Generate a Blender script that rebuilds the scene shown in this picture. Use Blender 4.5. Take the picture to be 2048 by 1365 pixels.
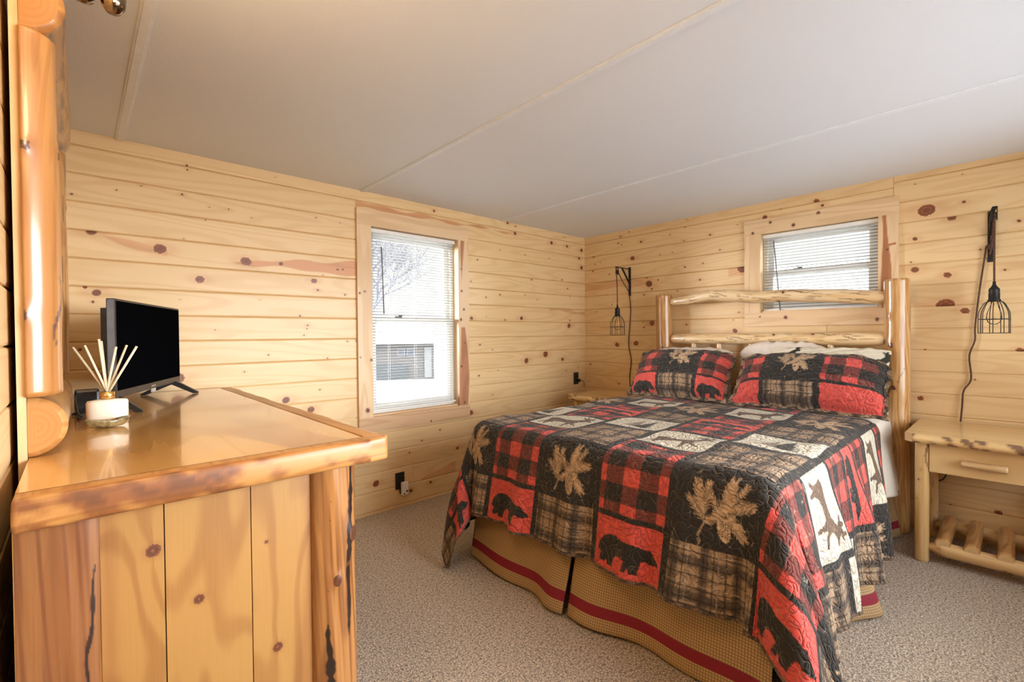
import bpy, bmesh, math, random
import numpy as np
from mathutils import Vector, Matrix
for _o in list(bpy.data.objects): bpy.data.objects.remove(_o)
SC = bpy.context.scene
COL = SC.collection
PI = math.pi
# ------------------------------------------------------------------ camera
CAM = Vector((-3.7088, -2.9185, 1.1933))
yaw, pit, roll, FPX = .8221, -.013, -.0093, 935.87
Fw = Vector((math.cos(yaw)*math.cos(pit), math.sin(yaw)*math.cos(pit), math.sin(pit)))
Rt = Vector((math.sin(yaw), -math.cos(yaw), 0)); Up = Rt.cross(Fw)
Rt, Up = Rt*math.cos(roll)+Up*math.sin(roll), Up*math.cos(roll)-Rt*math.sin(roll)
cd = bpy.data.cameras.new('camera'); cam = bpy.data.objects.new('camera', cd); COL.objects.link(cam)
cam.matrix_world = Matrix(((Rt.x, Up.x, -Fw.x, CAM.x), (Rt.y, Up.y, -Fw.y, CAM.y), (Rt.z, Up.z, -Fw.z, CAM.z), (0, 0, 0, 1)))
cd.sensor_width = 36; cd.lens = FPX/2048*36; cd.clip_start = .02
SC.camera = cam
# ------------------------------------------------------------------ view, world, lamps
SC.view_settings.view_transform = 'Standard'; SC.view_settings.look = 'None'
SC.view_settings.exposure = 0.38; SC.view_settings.gamma = 1.0; SC.view_settings.use_curve_mapping = False
try:
    SC.cycles.max_bounces = 10; SC.cycles.diffuse_bounces = 6; SC.cycles.transparent_max_bounces = 24
    SC.cycles.sample_clamp_indirect = 6.0; SC.cycles.use_denoising = True
    SC.cycles.caustics_reflective = False; SC.cycles.caustics_refractive = False
except Exception: pass
W = bpy.data.worlds.new('daylight'); SC.world = W; W.use_nodes = True
wn = W.node_tree; wn.nodes.clear()
def WN(t, **k):
    n = wn.nodes.new(t)
    for a, b in k.items(): setattr(n, a, b)
    return n
LAMP = 13.0
SKY_BASE, SKY_N, SKY_S, SKY_E = .92, 74.0, 5.5, 26.0
tc = WN('ShaderNodeTexCoord')
acc = None
def lobe(d, strength, p):
    d = Vector(d).normalized()
    dot = WN('ShaderNodeVectorMath', operation='DOT_PRODUCT'); dot.inputs[1].default_value = d
    wn.links.new(tc.outputs['Generated'], dot.inputs[0])
    mx = WN('ShaderNodeMath', operation='MAXIMUM'); wn.links.new(dot.outputs['Value'], mx.inputs[0]); mx.inputs[1].default_value = 0
    pw = WN('ShaderNodeMath', operation='POWER'); wn.links.new(mx.outputs[0], pw.inputs[0]); pw.inputs[1].default_value = p
    ml = WN('ShaderNodeMath', operation='MULTIPLY'); wn.links.new(pw.outputs[0], ml.inputs[0]); ml.inputs[1].default_value = strength
    return ml.outputs[0]
terms = [lobe((-.80, .58, .12), SKY_N, 7.0), lobe((-.15, -1, -.10), SKY_S, 2.0), lobe((.62, -.78, .15), SKY_E, 7.0)]
cur = None
for t in terms:
    ad = WN('ShaderNodeMath', operation='ADD')
    if cur is None: ad.inputs[0].default_value = SKY_BASE
    else: wn.links.new(cur, ad.inputs[0])
    wn.links.new(t, ad.inputs[1]); cur = ad.outputs[0]
bgn = WN('ShaderNodeBackground'); bgn.inputs['Color'].default_value = (.90, .95, 1.0, 1)
wn.links.new(cur, bgn.inputs['Strength'])
wo = WN('ShaderNodeOutputWorld'); wn.links.new(bgn.outputs[0], wo.inputs[0])
def portal(name, loc, rot, sx, sy):
    l = bpy.data.lights.new(name, 'AREA'); l.shape = 'RECTANGLE'; l.size = sx; l.size_y = sy; l.cycles.is_portal = True
    o = bpy.data.objects.new(name, l); COL.objects.link(o); o.location = loc; o.rotation_euler = rot
portal('window_portal', (-1.92, .13, 1.29), (-PI/2, 0, 0), .72, 1.28)
portal('window_portal', (.13, -1.985, 1.63), (0, PI/2, 0), .58, .70)
portal('window_portal', (-1.6, -3.87, 1.3), (PI/2, 0, 0), 2.4, 1.5)  # portal at the added window behind the camera
# ------------------------------------------------------------------ helpers
H = 2.147
def tag(o, label=None, cat=None, group=None, kind=None):
    if label: o['label'] = label
    if cat: o['category'] = cat
    if group: o['group'] = group
    if kind: o['kind'] = kind
    return o
def empty(name, loc=(0, 0, 0), rz=0):
    o = bpy.data.objects.new(name, None); COL.objects.link(o); o.location = loc; o.rotation_euler = (0, 0, rz); o.empty_display_size = .05
    return o
def copy_tree(o, parent=None):
    c = o.copy(); COL.objects.link(c)
    if parent is not None: c.parent = parent
    for ch in list(o.children): copy_tree(ch, c)
    return c
def mesh_np(name, V, Fq, mat, parent=None, uv=None, col=None, smooth=True, matidx=None):
    """V (n,3); Fq (m,4) quads; uv (n,2) and col (n,4) per vertex"""
    V = np.asarray(V, np.float32); Fq = np.asarray(Fq, np.int32)
    me = bpy.data.meshes.new(name)
    me.vertices.add(len(V)); me.vertices.foreach_set('co', V.ravel())
    me.loops.add(Fq.size); me.loops.foreach_set('vertex_index', Fq.ravel())
    me.polygons.add(len(Fq)); me.polygons.foreach_set('loop_start', np.arange(0, Fq.size, 4, dtype=np.int32))
    try: me.polygons.foreach_set('loop_total', np.full(len(Fq), 4, np.int32))
    except Exception: pass
    me.polygons.foreach_set('use_smooth', np.full(len(Fq), smooth, bool))
    for m in (mat if isinstance(mat, (list, tuple)) else [mat]): me.materials.append(m)
    if matidx is not None: me.polygons.foreach_set('material_index', np.asarray(matidx, np.int32))
    me.update(calc_edges=True)
    if uv is not None:
        l = me.uv_layers.new(name='UVMap'); l.data.foreach_set('uv', np.asarray(uv, np.float32)[Fq.ravel()].ravel())
    if col is not None:
        a = me.color_attributes.new('kn', 'FLOAT_COLOR', 'POINT'); a.data.foreach_set('color', np.asarray(col, np.float32).ravel())
    me.validate(); me.update()
    o = bpy.data.objects.new(name, me); COL.objects.link(o)
    if parent is not None: o.parent = parent
    return o
def gfaces(nu, nv, cu=False, cv=False, off=0):
    iu = np.arange(nu if cu else nu-1); iv = np.arange(nv if cv else nv-1)
    a, b = np.meshgrid(iu, iv, indexing='ij'); a = a.ravel(); b = b.ravel(); a2 = (a+1) % nu; b2 = (b+1) % nv
    return np.stack([a*nv+b, a2*nv+b, a2*nv+b2, a*nv+b2], 1)+off
def grid(name, P, mat, parent=None, uv=None, col=None, mask=None, cu=False, cv=False, smooth=True, flip=False):
    nu, nv = P.shape[:2]; Fq = gfaces(nu, nv, cu, cv)
    if mask is not None: Fq = Fq[mask.ravel()]
    if flip: Fq = Fq[:, ::-1]
    return mesh_np(name, P.reshape(-1, 3), Fq, mat, parent, None if uv is None else uv.reshape(-1, 2), None if col is None else col.reshape(-1, 4), smooth)
class MB:
    """collects simple pieces into ONE mesh"""
    def __init__(s): s.bm = bmesh.new(); s.uv = s.bm.loops.layers.uv.new('UVMap')
    def face(s, vs, uvs=None, smooth=False):
        try: f = s.bm.faces.new(vs)
        except ValueError: return
        f.smooth = smooth
        if uvs:
            for l, u in zip(f.loops, uvs): l[s.uv].uv = u
    def box(s, x0, x1, y0, y1, z0, z1, M=None, bev=0):
        if bev:
            t = bmesh.new(); bmesh.ops.create_cube(t, size=1)
            for v in t.verts: v.co = Vector((x0+(v.co.x+.5)*(x1-x0), y0+(v.co.y+.5)*(y1-y0), z0+(v.co.z+.5)*(z1-z0)))
            bmesh.ops.bevel(t, geom=t.edges[:]+t.verts[:], offset=bev, segments=2, profile=.6, affect='EDGES')
            mp = {v: s.bm.verts.new(M @ v.co if M else v.co) for v in t.verts}
            for f in t.faces:
                uvs = s._buv([v.co for v in f.verts], f.normal, (x1-x0, y1-y0, z1-z0))
                s.face([mp[v] for v in f.verts], uvs, False)
            t.free(); return
        c = [(x, y, z) for x in (x0, x1) for y in (y0, y1) for z in (z0, z1)]
        vs = [s.bm.verts.new(M @ Vector(p) if M else p) for p in c]
        nn = [(-1, 0, 0), (1, 0, 0), (0, -1, 0), (0, 1, 0), (0, 0, -1), (0, 0, 1)]
        for q, n in zip(((0, 1, 3, 2), (4, 6, 7, 5), (0, 4, 5, 1), (2, 3, 7, 6), (0, 2, 6, 4), (1, 5, 7, 3)), nn):
            s.face([vs[i] for i in q], s._buv([Vector(c[i]) for i in q], Vector(n), (x1-x0, y1-y0, z1-z0)))
    def _buv(s, cs, n, dims):
        ax = max(range(3), key=lambda i: abs(n[i])); o = [i for i in range(3) if i != ax]
        if dims[o[0]] < dims[o[1]]: o.reverse()
        return [(c[o[0]], c[o[1]]) for c in cs]
    def tube(s, pts, r, n=8, caps=True, closed=False):
        pts = [Vector(p) for p in pts]; N = len(pts); rings = []
        rr = r if isinstance(r, (list, tuple)) else [r]*N
        up = Vector((0, 0, 1)); prev = None; L = 0
        for i in range(N):
            a = pts[i-1] if (i > 0 or closed) else pts[i]; b = pts[(i+1) % N] if (i < N-1 or closed) else pts[i]
            d = (b-a).normalized()
            if prev is None: x = d.cross(up if abs(d.z) < .95 else Vector((1, 0, 0))).normalized()
            else: x = (prev-d*prev.dot(d)).normalized()
            prev = x; y = d.cross(x)
            rings.append([s.bm.verts.new(pts[i]+(x*math.cos(2*PI*k/n)+y*math.sin(2*PI*k/n))*rr[i]) for k in range(n)])
        M = N if closed else N-1
        for i in range(M):
            A, B = rings[i], rings[(i+1) % N]; l = (pts[(i+1) % N]-pts[i]).length
            for k in range(n):
                k2 = (k+1) % n
                s.face([A[k], A[k2], B[k2], B[k]], [(L, k*r2(rr[i])/n), (L, (k+1)*r2(rr[i])/n), (L+l, (k+1)*r2(rr[i])/n), (L+l, k*r2(rr[i])/n)], True)
            L += l
        if caps and not closed:
            s.face(rings[0][::-1]); s.face(rings[-1])
    def lathe(s, prof, c=(0, 0, 0), n=24, M=None, sx=1, sy=1):
        rings = []
        for r, z in prof:
            ring = []
            for k in range(n):
                p = Vector((c[0]+sx*r*math.cos(2*PI*k/n), c[1]+sy*r*math.sin(2*PI*k/n), c[2]+z)); ring.append(s.bm.verts.new(M @ p if M else p))
            rings.append(ring)
        for A, B in zip(rings, rings[1:]):
            for k in range(n): s.face([A[k], A[(k+1) % n], B[(k+1) % n], B[k]], None, True)
        s.face(rings[0][::-1]); s.face(rings[-1])
    def prism(s, poly, h0, h1, M):
        """poly of (a,b) extruded along third axis, placed by M"""
        A = [s.bm.verts.new(M @ Vector((p[0], p[1], h0))) for p in poly]; B = [s.bm.verts.new(M @ Vector((p[0], p[1], h1))) for p in poly]
        s.face(A[::-1]); s.face(B); n = len(poly)
        for i in range(n): s.face([A[i], A[(i+1) % n], B[(i+1) % n], B[i]])
    def build(s, name, mat, parent=None, loc=None):
        bmesh.ops.recalc_face_normals(s.bm, faces=s.bm.faces[:])
        me = bpy.data.meshes.new(name); s.bm.to_mesh(me); s.bm.free(); me.materials.append(mat)
        o = bpy.data.objects.new(name, me); COL.objects.link(o)
        if parent is not None: o.parent = parent
        if loc: o.location = loc
        return o
def r2(r): return 2*PI*r
def spline(pts, n=8):
    P = [Vector(p) for p in pts]; P = [P[0]*2-P[1]]+P+[P[-1]*2-P[-2]]; out = []
    for i in range(1, len(P)-2):
        for k in range(n):
            t = k/n; a, b, c, d = P[i-1:i+3]
            out.append(.5*((2*b)+(c-a)*t+(2*a-5*b+4*c-d)*t*t+(3*b-a-3*c+d)*t**3))
    out.append(P[-2]); return out
def wav(seed, n=6, f0=1., f1=8.):
    r = np.random.RandomState(seed); f = r.uniform(f0, f1, n); p = r.uniform(0, 6.28, n); a = 1/np.sqrt(f/f0); a /= a.sum()
    return lambda x: sum(a[i]*np.sin(f[i]*x+p[i]) for i in range(n))
def sst(a, b, x): t = np.clip((x-a)/(b-a), 0, 1); return t*t*(3-2*t)
# ------------------------------------------------------------------ materials
class NB:
    def __init__(s, name):
        s.m = bpy.data.materials.new(name); s.m.use_nodes = True; s.t = s.m.node_tree; s.t.nodes.clear()
        s.out = s.t.nodes.new('ShaderNodeOutputMaterial'); s.b = s.t.nodes.new('ShaderNodeBsdfPrincipled'); s.t.links.new(s.b.outputs[0], s.out.inputs[0])
    def n(s, t, **k):
        q = s.t.nodes.new(t)
        for a, b in k.items(): setattr(q, a, b)
        return q
    def L(s, a, b): s.t.links.new(a, b)
    def put(s, sock, v):
        if isinstance(v, bpy.types.NodeSocket): s.L(v, sock)
        elif v is not None: sock.default_value = v
    def math(s, op, a, b=None, c=None, clamp=False):
        q = s.n('ShaderNodeMath', operation=op); q.use_clamp = clamp; s.put(q.inputs[0], a); s.put(q.inputs[1], b)
        if c is not None: s.put(q.inputs[2], c)
        return q.outputs[0]
    def mix(s, f, a, b, bt='MIX'):
        q = s.n('ShaderNodeMix', data_type='RGBA', blend_type=bt); s.put(q.inputs[0], f)
        s.put(q.inputs[6], a if isinstance(a, bpy.types.NodeSocket) else (*a, 1)); s.put(q.inputs[7], b if isinstance(b, bpy.types.NodeSocket) else (*b, 1))
        return q.outputs[2]
    def rng(s, v, a, b, c=0., d=1.):
        q = s.n('ShaderNodeMapRange'); q.interpolation_type = 'SMOOTHSTEP'; s.put(q.inputs[0], v); q.inputs[1].default_value = a; q.inputs[2].default_value = b; q.inputs[3].default_value = c; q.inputs[4].default_value = d
        return q.outputs[0]
    def noise(s, vec, scale=5, detail=2, rough=.5, w=None, dist=0):
        q = s.n('ShaderNodeTexNoise'); q.noise_dimensions = '4D' if w is not None else '3D'
        s.L(vec, q.inputs['Vector']); q.inputs['Scale'].default_value = scale; q.inputs['Detail'].default_value = detail
        q.inputs['Roughness'].default_value = rough; q.inputs['Distortion'].default_value = dist
        if w is not None: s.put(q.inputs['W'], w)
        return q.outputs[0]
    def bump(s, h, strength=.3, dist=.002):
        q = s.n('ShaderNodeBump'); q.inputs['Strength'].default_value = strength; q.inputs['Distance'].default_value = dist; s.L(h, q.inputs['Height']); s.L(q.outputs[0], s.b.inputs['Normal'])
    def set(s, **k):
        for a, v in k.items():
            a = {'base': 'Base Color', 'rough': 'Roughness', 'metal': 'Metallic', 'coat': 'Coat Weight', 'crough': 'Coat Roughness', 'ior': 'IOR', 'spec': 'Specular IOR Level', 'sheen': 'Sheen Weight', 'trans': 'Transmission Weight', 'emi': 'Emission Color', 'emis': 'Emission Strength', 'sss': 'Subsurface Weight'}[a]
            if isinstance(v, tuple) and len(v) == 3: v = (*v, 1)
            s.put(s.b.inputs[a], v)
        return s.m
def plain(name, base, rough=.5, metal=0., coat=0., var=.08, scale=30, bump=0, bscale=60, **k):
    b = NB(name); tcn = b.n('ShaderNodeTexCoord'); v = tcn.outputs['Object']
    n = b.noise(v, scale, 3)
    c = b.mix(b.rng(n, .3, .7), tuple(x*(1-var) for x in base), tuple(min(1, x*(1+var)) for x in base))
    if bump: b.bump(b.noise(v, bscale, 3), bump, .002)
    return b.set(base=c, rough=rough, metal=metal, coat=coat, **k)
def wood(name, light, dark, knot=(.10, .035, .015), stain=(.42, .17, .07), streak=(.05, .022, .012), rough=.42, coat=.25, us=.9, vs=9., rings=26., contrast=.5, tone=.18, obj=False, crough=.2, bark=None):
    b = NB(name)
    at = b.n('ShaderNodeAttribute'); at.attribute_name = 'kn'
    sep = b.n('ShaderNodeSeparateColor'); b.L(at.outputs['Color'], sep.inputs[0])
    kR, kG, kB, kA = sep.outputs[0], sep.outputs[1], sep.outputs[2], at.outputs['Alpha']
    uvn = b.n('ShaderNodeUVMap'); sx = b.n('ShaderNodeSeparateXYZ'); b.L(uvn.outputs[0], sx.inputs[0])
    oi = b.n('ShaderNodeObjectInfo')
    w = b.math('MULTIPLY_ADD', kA, 37.3, b.math('MULTIPLY', oi.outputs['Random'], 19.0)) if obj else b.math('MULTIPLY', kA, 37.3)
    def vec(a, c):
        q = b.n('ShaderNodeCombineXYZ'); b.L(b.math('MULTIPLY', sx.outputs[0], a), q.inputs[0]); b.L(b.math('MULTIPLY', sx.outputs[1], c), q.inputs[1]); return q.outputs[0]
    n1 = b.noise(vec(us, vs), 1.0, 1.5, .45, w=w, dist=.15)
    ring = b.math('SINE', b.math('MULTIPLY', n1, rings*2*PI))
    ring = b.rng(ring, -.2, 1.)
    fib = b.noise(vec(6., 420.), 1.0, 3, .6, w=w)
    big = b.noise(vec(.7, 4.), 1.0, 2, .5, w=b.math('ADD', w, 5.))
    f = b.math('MULTIPLY', ring, contrast)
    f = b.math('MULTIPLY_ADD', b.rng(fib, .35, .75), .22*contrast+.05, f)
    f = b.math('MULTIPLY_ADD', b.rng(big, .35, .7), tone, f)
    rnd = b.math('FRACT', b.math('MULTIPLY', w, 7.77))
    f = b.math('MULTIPLY_ADD', rnd, tone*.9, f, clamp=True)
    c = b.mix(f, light, dark)
    c = b.mix(kG, c, b.mix(b.math('MULTIPLY', f, .8), stain, tuple(x*.6 for x in stain)))
    if bark: c = b.mix(b.math('MULTIPLY', b.rng(b.noise(vec(9., 30.), 1.0, 4, .6, w=w), .57, .63), 1.0), c, bark)
    c = b.mix(kB, c, streak)
    kc = b.mix(b.rng(kR, .75, 1.), knot, tuple(x*2.6 for x in knot))
    c = b.mix(b.rng(kR, .15, .45), c, kc)
    b.bump(b.math('SUBTRACT', b.math('MULTIPLY', fib, .5), b.math('MULTIPLY', kR, .5)), .12, .0012)
    return b.set(base=c, rough=rough, coat=coat, crough=crough)
M = {}
M['pine'] = wood('knotty_pine_boards', (.76, .555, .295), (.63, .405, .18), knot=(.17, .050, .016), stain=(.62, .29, .125), rough=.5, coat=.12, rings=11., us=.7, vs=7., contrast=.36, tone=.12)
M['casing'] = wood('pine_casing', (.75, .55, .33), (.58, .37, .18), knot=(.11, .04, .018), stain=(.40, .14, .05), rough=.5, coat=.1, rings=8., vs=8., contrast=.45, tone=.15, obj=True)
M['honey'] = wood('honey_varnished_wood', (.47, .245, .068), (.29, .12, .03), knot=(.10, .03, .01), stain=(.33, .105, .025), streak=(.05, .016, .006), rough=.42, coat=.22, crough=.22, rings=9., us=1.0, vs=6., contrast=.42, tone=.3, obj=True)
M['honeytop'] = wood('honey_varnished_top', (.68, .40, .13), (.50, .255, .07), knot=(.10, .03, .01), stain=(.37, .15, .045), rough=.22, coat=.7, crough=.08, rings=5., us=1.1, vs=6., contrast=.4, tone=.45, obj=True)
M['redwood'] = wood('reddish_log_wood', (.36, .165, .050), (.21, .08, .026), knot=(.06, .02, .01), stain=(.20, .06, .02), streak=(.02, .009, .006), rough=.35, coat=.5, crough=.15, rings=6., us=1.2, vs=14., contrast=.7, tone=.45, obj=True)
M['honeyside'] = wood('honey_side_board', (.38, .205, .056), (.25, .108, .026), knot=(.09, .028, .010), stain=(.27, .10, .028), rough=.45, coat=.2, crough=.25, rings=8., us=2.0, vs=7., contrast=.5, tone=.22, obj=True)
M['honeyedge'] = wood('honey_live_edge', (.52, .27, .078), (.35, .145, .036), knot=(.10, .03, .01), stain=(.27, .095, .026), streak=(.13, .048, .018), rough=.45, coat=.18, crough=.25, rings=9., us=1.2, vs=14., contrast=.5, tone=.3, obj=True)
M['umber'] = wood('umber_log_wood', (.40, .185, .055), (.23, .09, .026), knot=(.06, .02, .01), stain=(.20, .07, .02), streak=(.018, .009, .006), rough=.35, coat=.35, crough=.18, rings=8., us=1.2, vs=12., contrast=.6, tone=.4, obj=True)
M['log'] = wood('peeled_log', (.80, .62, .37), (.60, .37, .155), knot=(.09, .03, .015), stain=(.50, .24, .085), streak=(.20, .095, .04), rough=.34, coat=.5, crough=.12, rings=6., us=1.5, vs=12., contrast=.42, tone=.28, obj=True)
M['postlog'] = wood('amber_log', (.68, .42, .17), (.44, .21, .065), knot=(.09, .03, .015), stain=(.36, .15, .045), streak=(.13, .055, .025), rough=.28, coat=.7, crough=.1, rings=8., us=1.6, vs=16., contrast=.8, tone=.45, obj=True)
M['mirlog'] = wood('mirror_log', (.60, .345, .12), (.42, .195, .058), knot=(.08, .03, .015), stain=(.38, .14, .04), streak=(.09, .05, .04), rough=.35, coat=.5, crough=.15, rings=8., us=1.6, vs=12., contrast=.7, tone=.55, obj=True)
M['nswood'] = wood('pale_honey_wood', (.76, .55, .27), (.58, .36, .13), knot=(.10, .035, .015), stain=(.45, .20, .07), streak=(.15, .075, .035), rough=.32, coat=.5, crough=.12, rings=5., us=1., vs=6., contrast=.35, tone=.25, obj=True)
def endgrain(name, a, c):
    b = NB(name); u = b.n('ShaderNodeUVMap'); s = b.n('ShaderNodeSeparateXYZ'); b.L(u.outputs[0], s.inputs[0])
    nz = b.noise(u.outputs[0], 3., 2)
    r = b.math('SINE', b.math('MULTIPLY_ADD', s.outputs[0], 330., b.math('MULTIPLY', nz, 9.)))
    return b.set(base=b.mix(b.math('MULTIPLY', b.rng(r, -.5, 1), .25), a, c), rough=.3, coat=.5, crough=.12)
M['end'] = endgrain('log_end_grain', (.47, .225, .072), (.33, .135, .04))
M['endpale'] = endgrain('pale_log_end_grain', (.72, .5, .24), (.5, .3, .12))
def m_ceiling():
    b = NB('textured_ceiling'); t = b.n('ShaderNodeTexCoord').outputs['Object']
    n = b.noise(t, 160, 3, .6); big = b.noise(t, .8, 2)
    b.bump(n, .35, .003)
    return b.set(base=b.mix(big, (.72, .765, .82), (.76, .805, .86)), rough=.75)
M['ceil'] = m_ceiling()
M['batten'] = plain('white_batten', (.76, .805, .86), .55, var=.03)
def m_carpet():
    b = NB('speckled_carpet'); t = b.n('ShaderNodeTexCoord').outputs['Object']
    n = b.noise(t, 150, 3, .7); n2 = b.noise(t, 85, 3, .65); n3 = b.noise(t, 3, 3, .5)
    c = b.mix(b.rng(n, .42, .60), (.34, .245, .165), (.98, .82, .63))
    c = b.mix(b.math('MULTIPLY', b.rng(n2, .53, .63), .75), c, (.085, .055, .04))
    c = b.mix(b.math('MULTIPLY', n3, .3), c, (.62, .54, .45))
    b.bump(b.math('ADD', n, n2), 1.0, .012)
    return b.set(base=c, rough=1., spec=.1, sheen=.2)
M['carpet'] = m_carpet()
M['vinyl'] = plain('white_vinyl', (.80, .80, .77), .35, var=.02)
M['slat'] = plain('blind_slat_cream', (.50, .48, .43), .4, var=.02)
M['black'] = plain('black_plastic', (.018, .017, .017), .35, var=.2)
M['blackmetal'] = plain('black_iron', (.016, .014, .013), .45, metal=.4, var=.2)
M['screen'] = plain('screen_glass', (.002, .002, .0025), .5, var=.0, spec=.0)
M['bezel'] = plain('brushed_bezel', (.045, .034, .028), .45, metal=.2, var=.2)
M['darkwood'] = plain('dark_gap', (.05, .02, .01), .7)
M['white'] = plain('white_plastic', (.78, .74, .70), .4, var=.02)
M['ceramic'] = plain('cream_glazed_ceramic', (.80, .71, .58), .12, coat=.8, var=.02)
M['gold'] = plain('gold_metal', (.80, .48, .16), .28, metal=1., var=.05)
M['reed'] = plain('pale_reed', (.84, .72, .50), .6, var=.06)
M['dish'] = plain('brown_green_glaze', (.20, .15, .07), .15, coat=.9, var=.6, scale=60)
M['glaze'] = plain('speckled_crackle_glaze', (.34, .30, .20), .1, coat=.9, var=.8, scale=260)
M['bronze'] = plain('polished_bronze', (.23, .17, .12), .14, metal=1., var=.1)
M['sheet'] = plain('cream_sheet', (.76, .71, .62), .8, var=.03, bump=.25, bscale=14)
M['greige'] = plain('greige_pillowcase', (.63, .54, .45), .85, var=.04, bump=.3, bscale=18)
M['mirror'] = plain('mirror_glass', (.9, .9, .9), .02, metal=1., var=0)
M['house'] = plain('house_siding', (.066, .060, .057), .9); M['snow'] = plain('pale_snow', (.42, .42, .42), .9, var=.03, scale=2)
M['garage'] = plain('grey_garage', (.045, .049, .050), .9); M['treebark'] = plain('grey_bark', (.10, .10, .115), .9)
M['housewhite'] = plain('white_trim', (.12, .12, .118), .8); M['paneblue'] = plain('far_pane', (.035, .042, .055), .5)
M['nextdoor'] = plain('white_siding', (.24, .24, .235), .8)
M['mattress'] = plain('mattress_ticking', (.7, .67, .6), .9)
def m_glass(name, g=.08):
    b = NB(name); b.t.nodes.remove(b.b); tr = b.n('ShaderNodeBsdfTransparent'); gl = b.n('ShaderNodeBsdfGlossy'); gl.inputs['Roughness'].default_value = .02
    lw = b.n('ShaderNodeLayerWeight'); lw.inputs['Blend'].default_value = g
    mx = b.n('ShaderNodeMixShader'); b.L(lw.outputs['Fresnel'], mx.inputs[0]); b.L(tr.outputs[0], mx.inputs[1]); b.L(gl.outputs[0], mx.inputs[2]); b.L(mx.outputs[0], b.out.inputs[0]); return b.m
M['glass'] = m_glass('window_glass', .15); M['bulb'] = m_glass('clear_bulb_glass', .12)
def m_cord():
    b = NB('braided_cord'); u = b.n('ShaderNodeUVMap'); s = b.n('ShaderNodeSeparateXYZ'); b.L(u.outputs[0], s.inputs[0])
    r = b.math('SINE', b.math('MULTIPLY', s.outputs[0], 900.))
    return b.set(base=b.mix(b.rng(r, -.3, .6), (.035, .015, .010), (.20, .085, .045)), rough=.7)
M['cord'] = m_cord()
def m_quilt():
    b = NB('quilted_patchwork'); at = b.n('ShaderNodeAttribute'); at.attribute_name = 'kn'; u = b.n('ShaderNodeUVMap').outputs[0]
    n = b.noise(u, 31, 0., .3, dist=.45)
    d = b.math('ABSOLUTE', b.math('SUBTRACT', n, .5))
    n2 = b.noise(u, 52, 0., .3, dist=.2); d2 = b.math('ABSOLUTE', b.math('SUBTRACT', n2, .43))
    line = b.rng(d, .003, .011, 1., 0.)
    weave = b.noise(u, 500, 2, .6)
    c = b.mix(b.math('MULTIPLY', line, .55), at.outputs['Color'], (.34, .27, .19))
    c = b.mix(b.math('MULTIPLY', b.rng(weave, .3, .7), .18), c, (.12, .10, .08))
    h = b.math('MINIMUM', b.math('MULTIPLY', d, 9.), b.math('MULTIPLY_ADD', d2, 8., .35)); h = b.math('MINIMUM', h, 1.)
    b.bump(h, 1.0, .0060)
    return b.set(base=c, rough=.85, spec=.25, sheen=.10)
M['quilt'] = m_quilt()
def m_skirt():
    b = NB('checked_skirt_cloth'); u = b.n('ShaderNodeUVMap').outputs[0]; s = b.n('ShaderNodeSeparateXYZ'); b.L(u, s.inputs[0])
    def ln(o, p, w):
        f = b.math('FRACT', b.math('DIVIDE', o, p)); return b.math('LESS_THAN', f, w)
    g = b.math('MAXIMUM', ln(s.outputs[0], .0098, .2), ln(s.outputs[1], .0098, .2))
    c = b.mix(b.math('MULTIPLY', g, .72), (.47, .31, .14), (.07, .022, .012))
    band = b.math('MULTIPLY', b.math('GREATER_THAN', s.outputs[1], .048), b.math('LESS_THAN', s.outputs[1], .088))
    c = b.mix(band, c, (.22, .008, .022))
    b.bump(b.noise(u, 30, 2), .3, .003)
    return b.set(base=c, rough=.8)
M['skirt'] = m_skirt()
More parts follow.
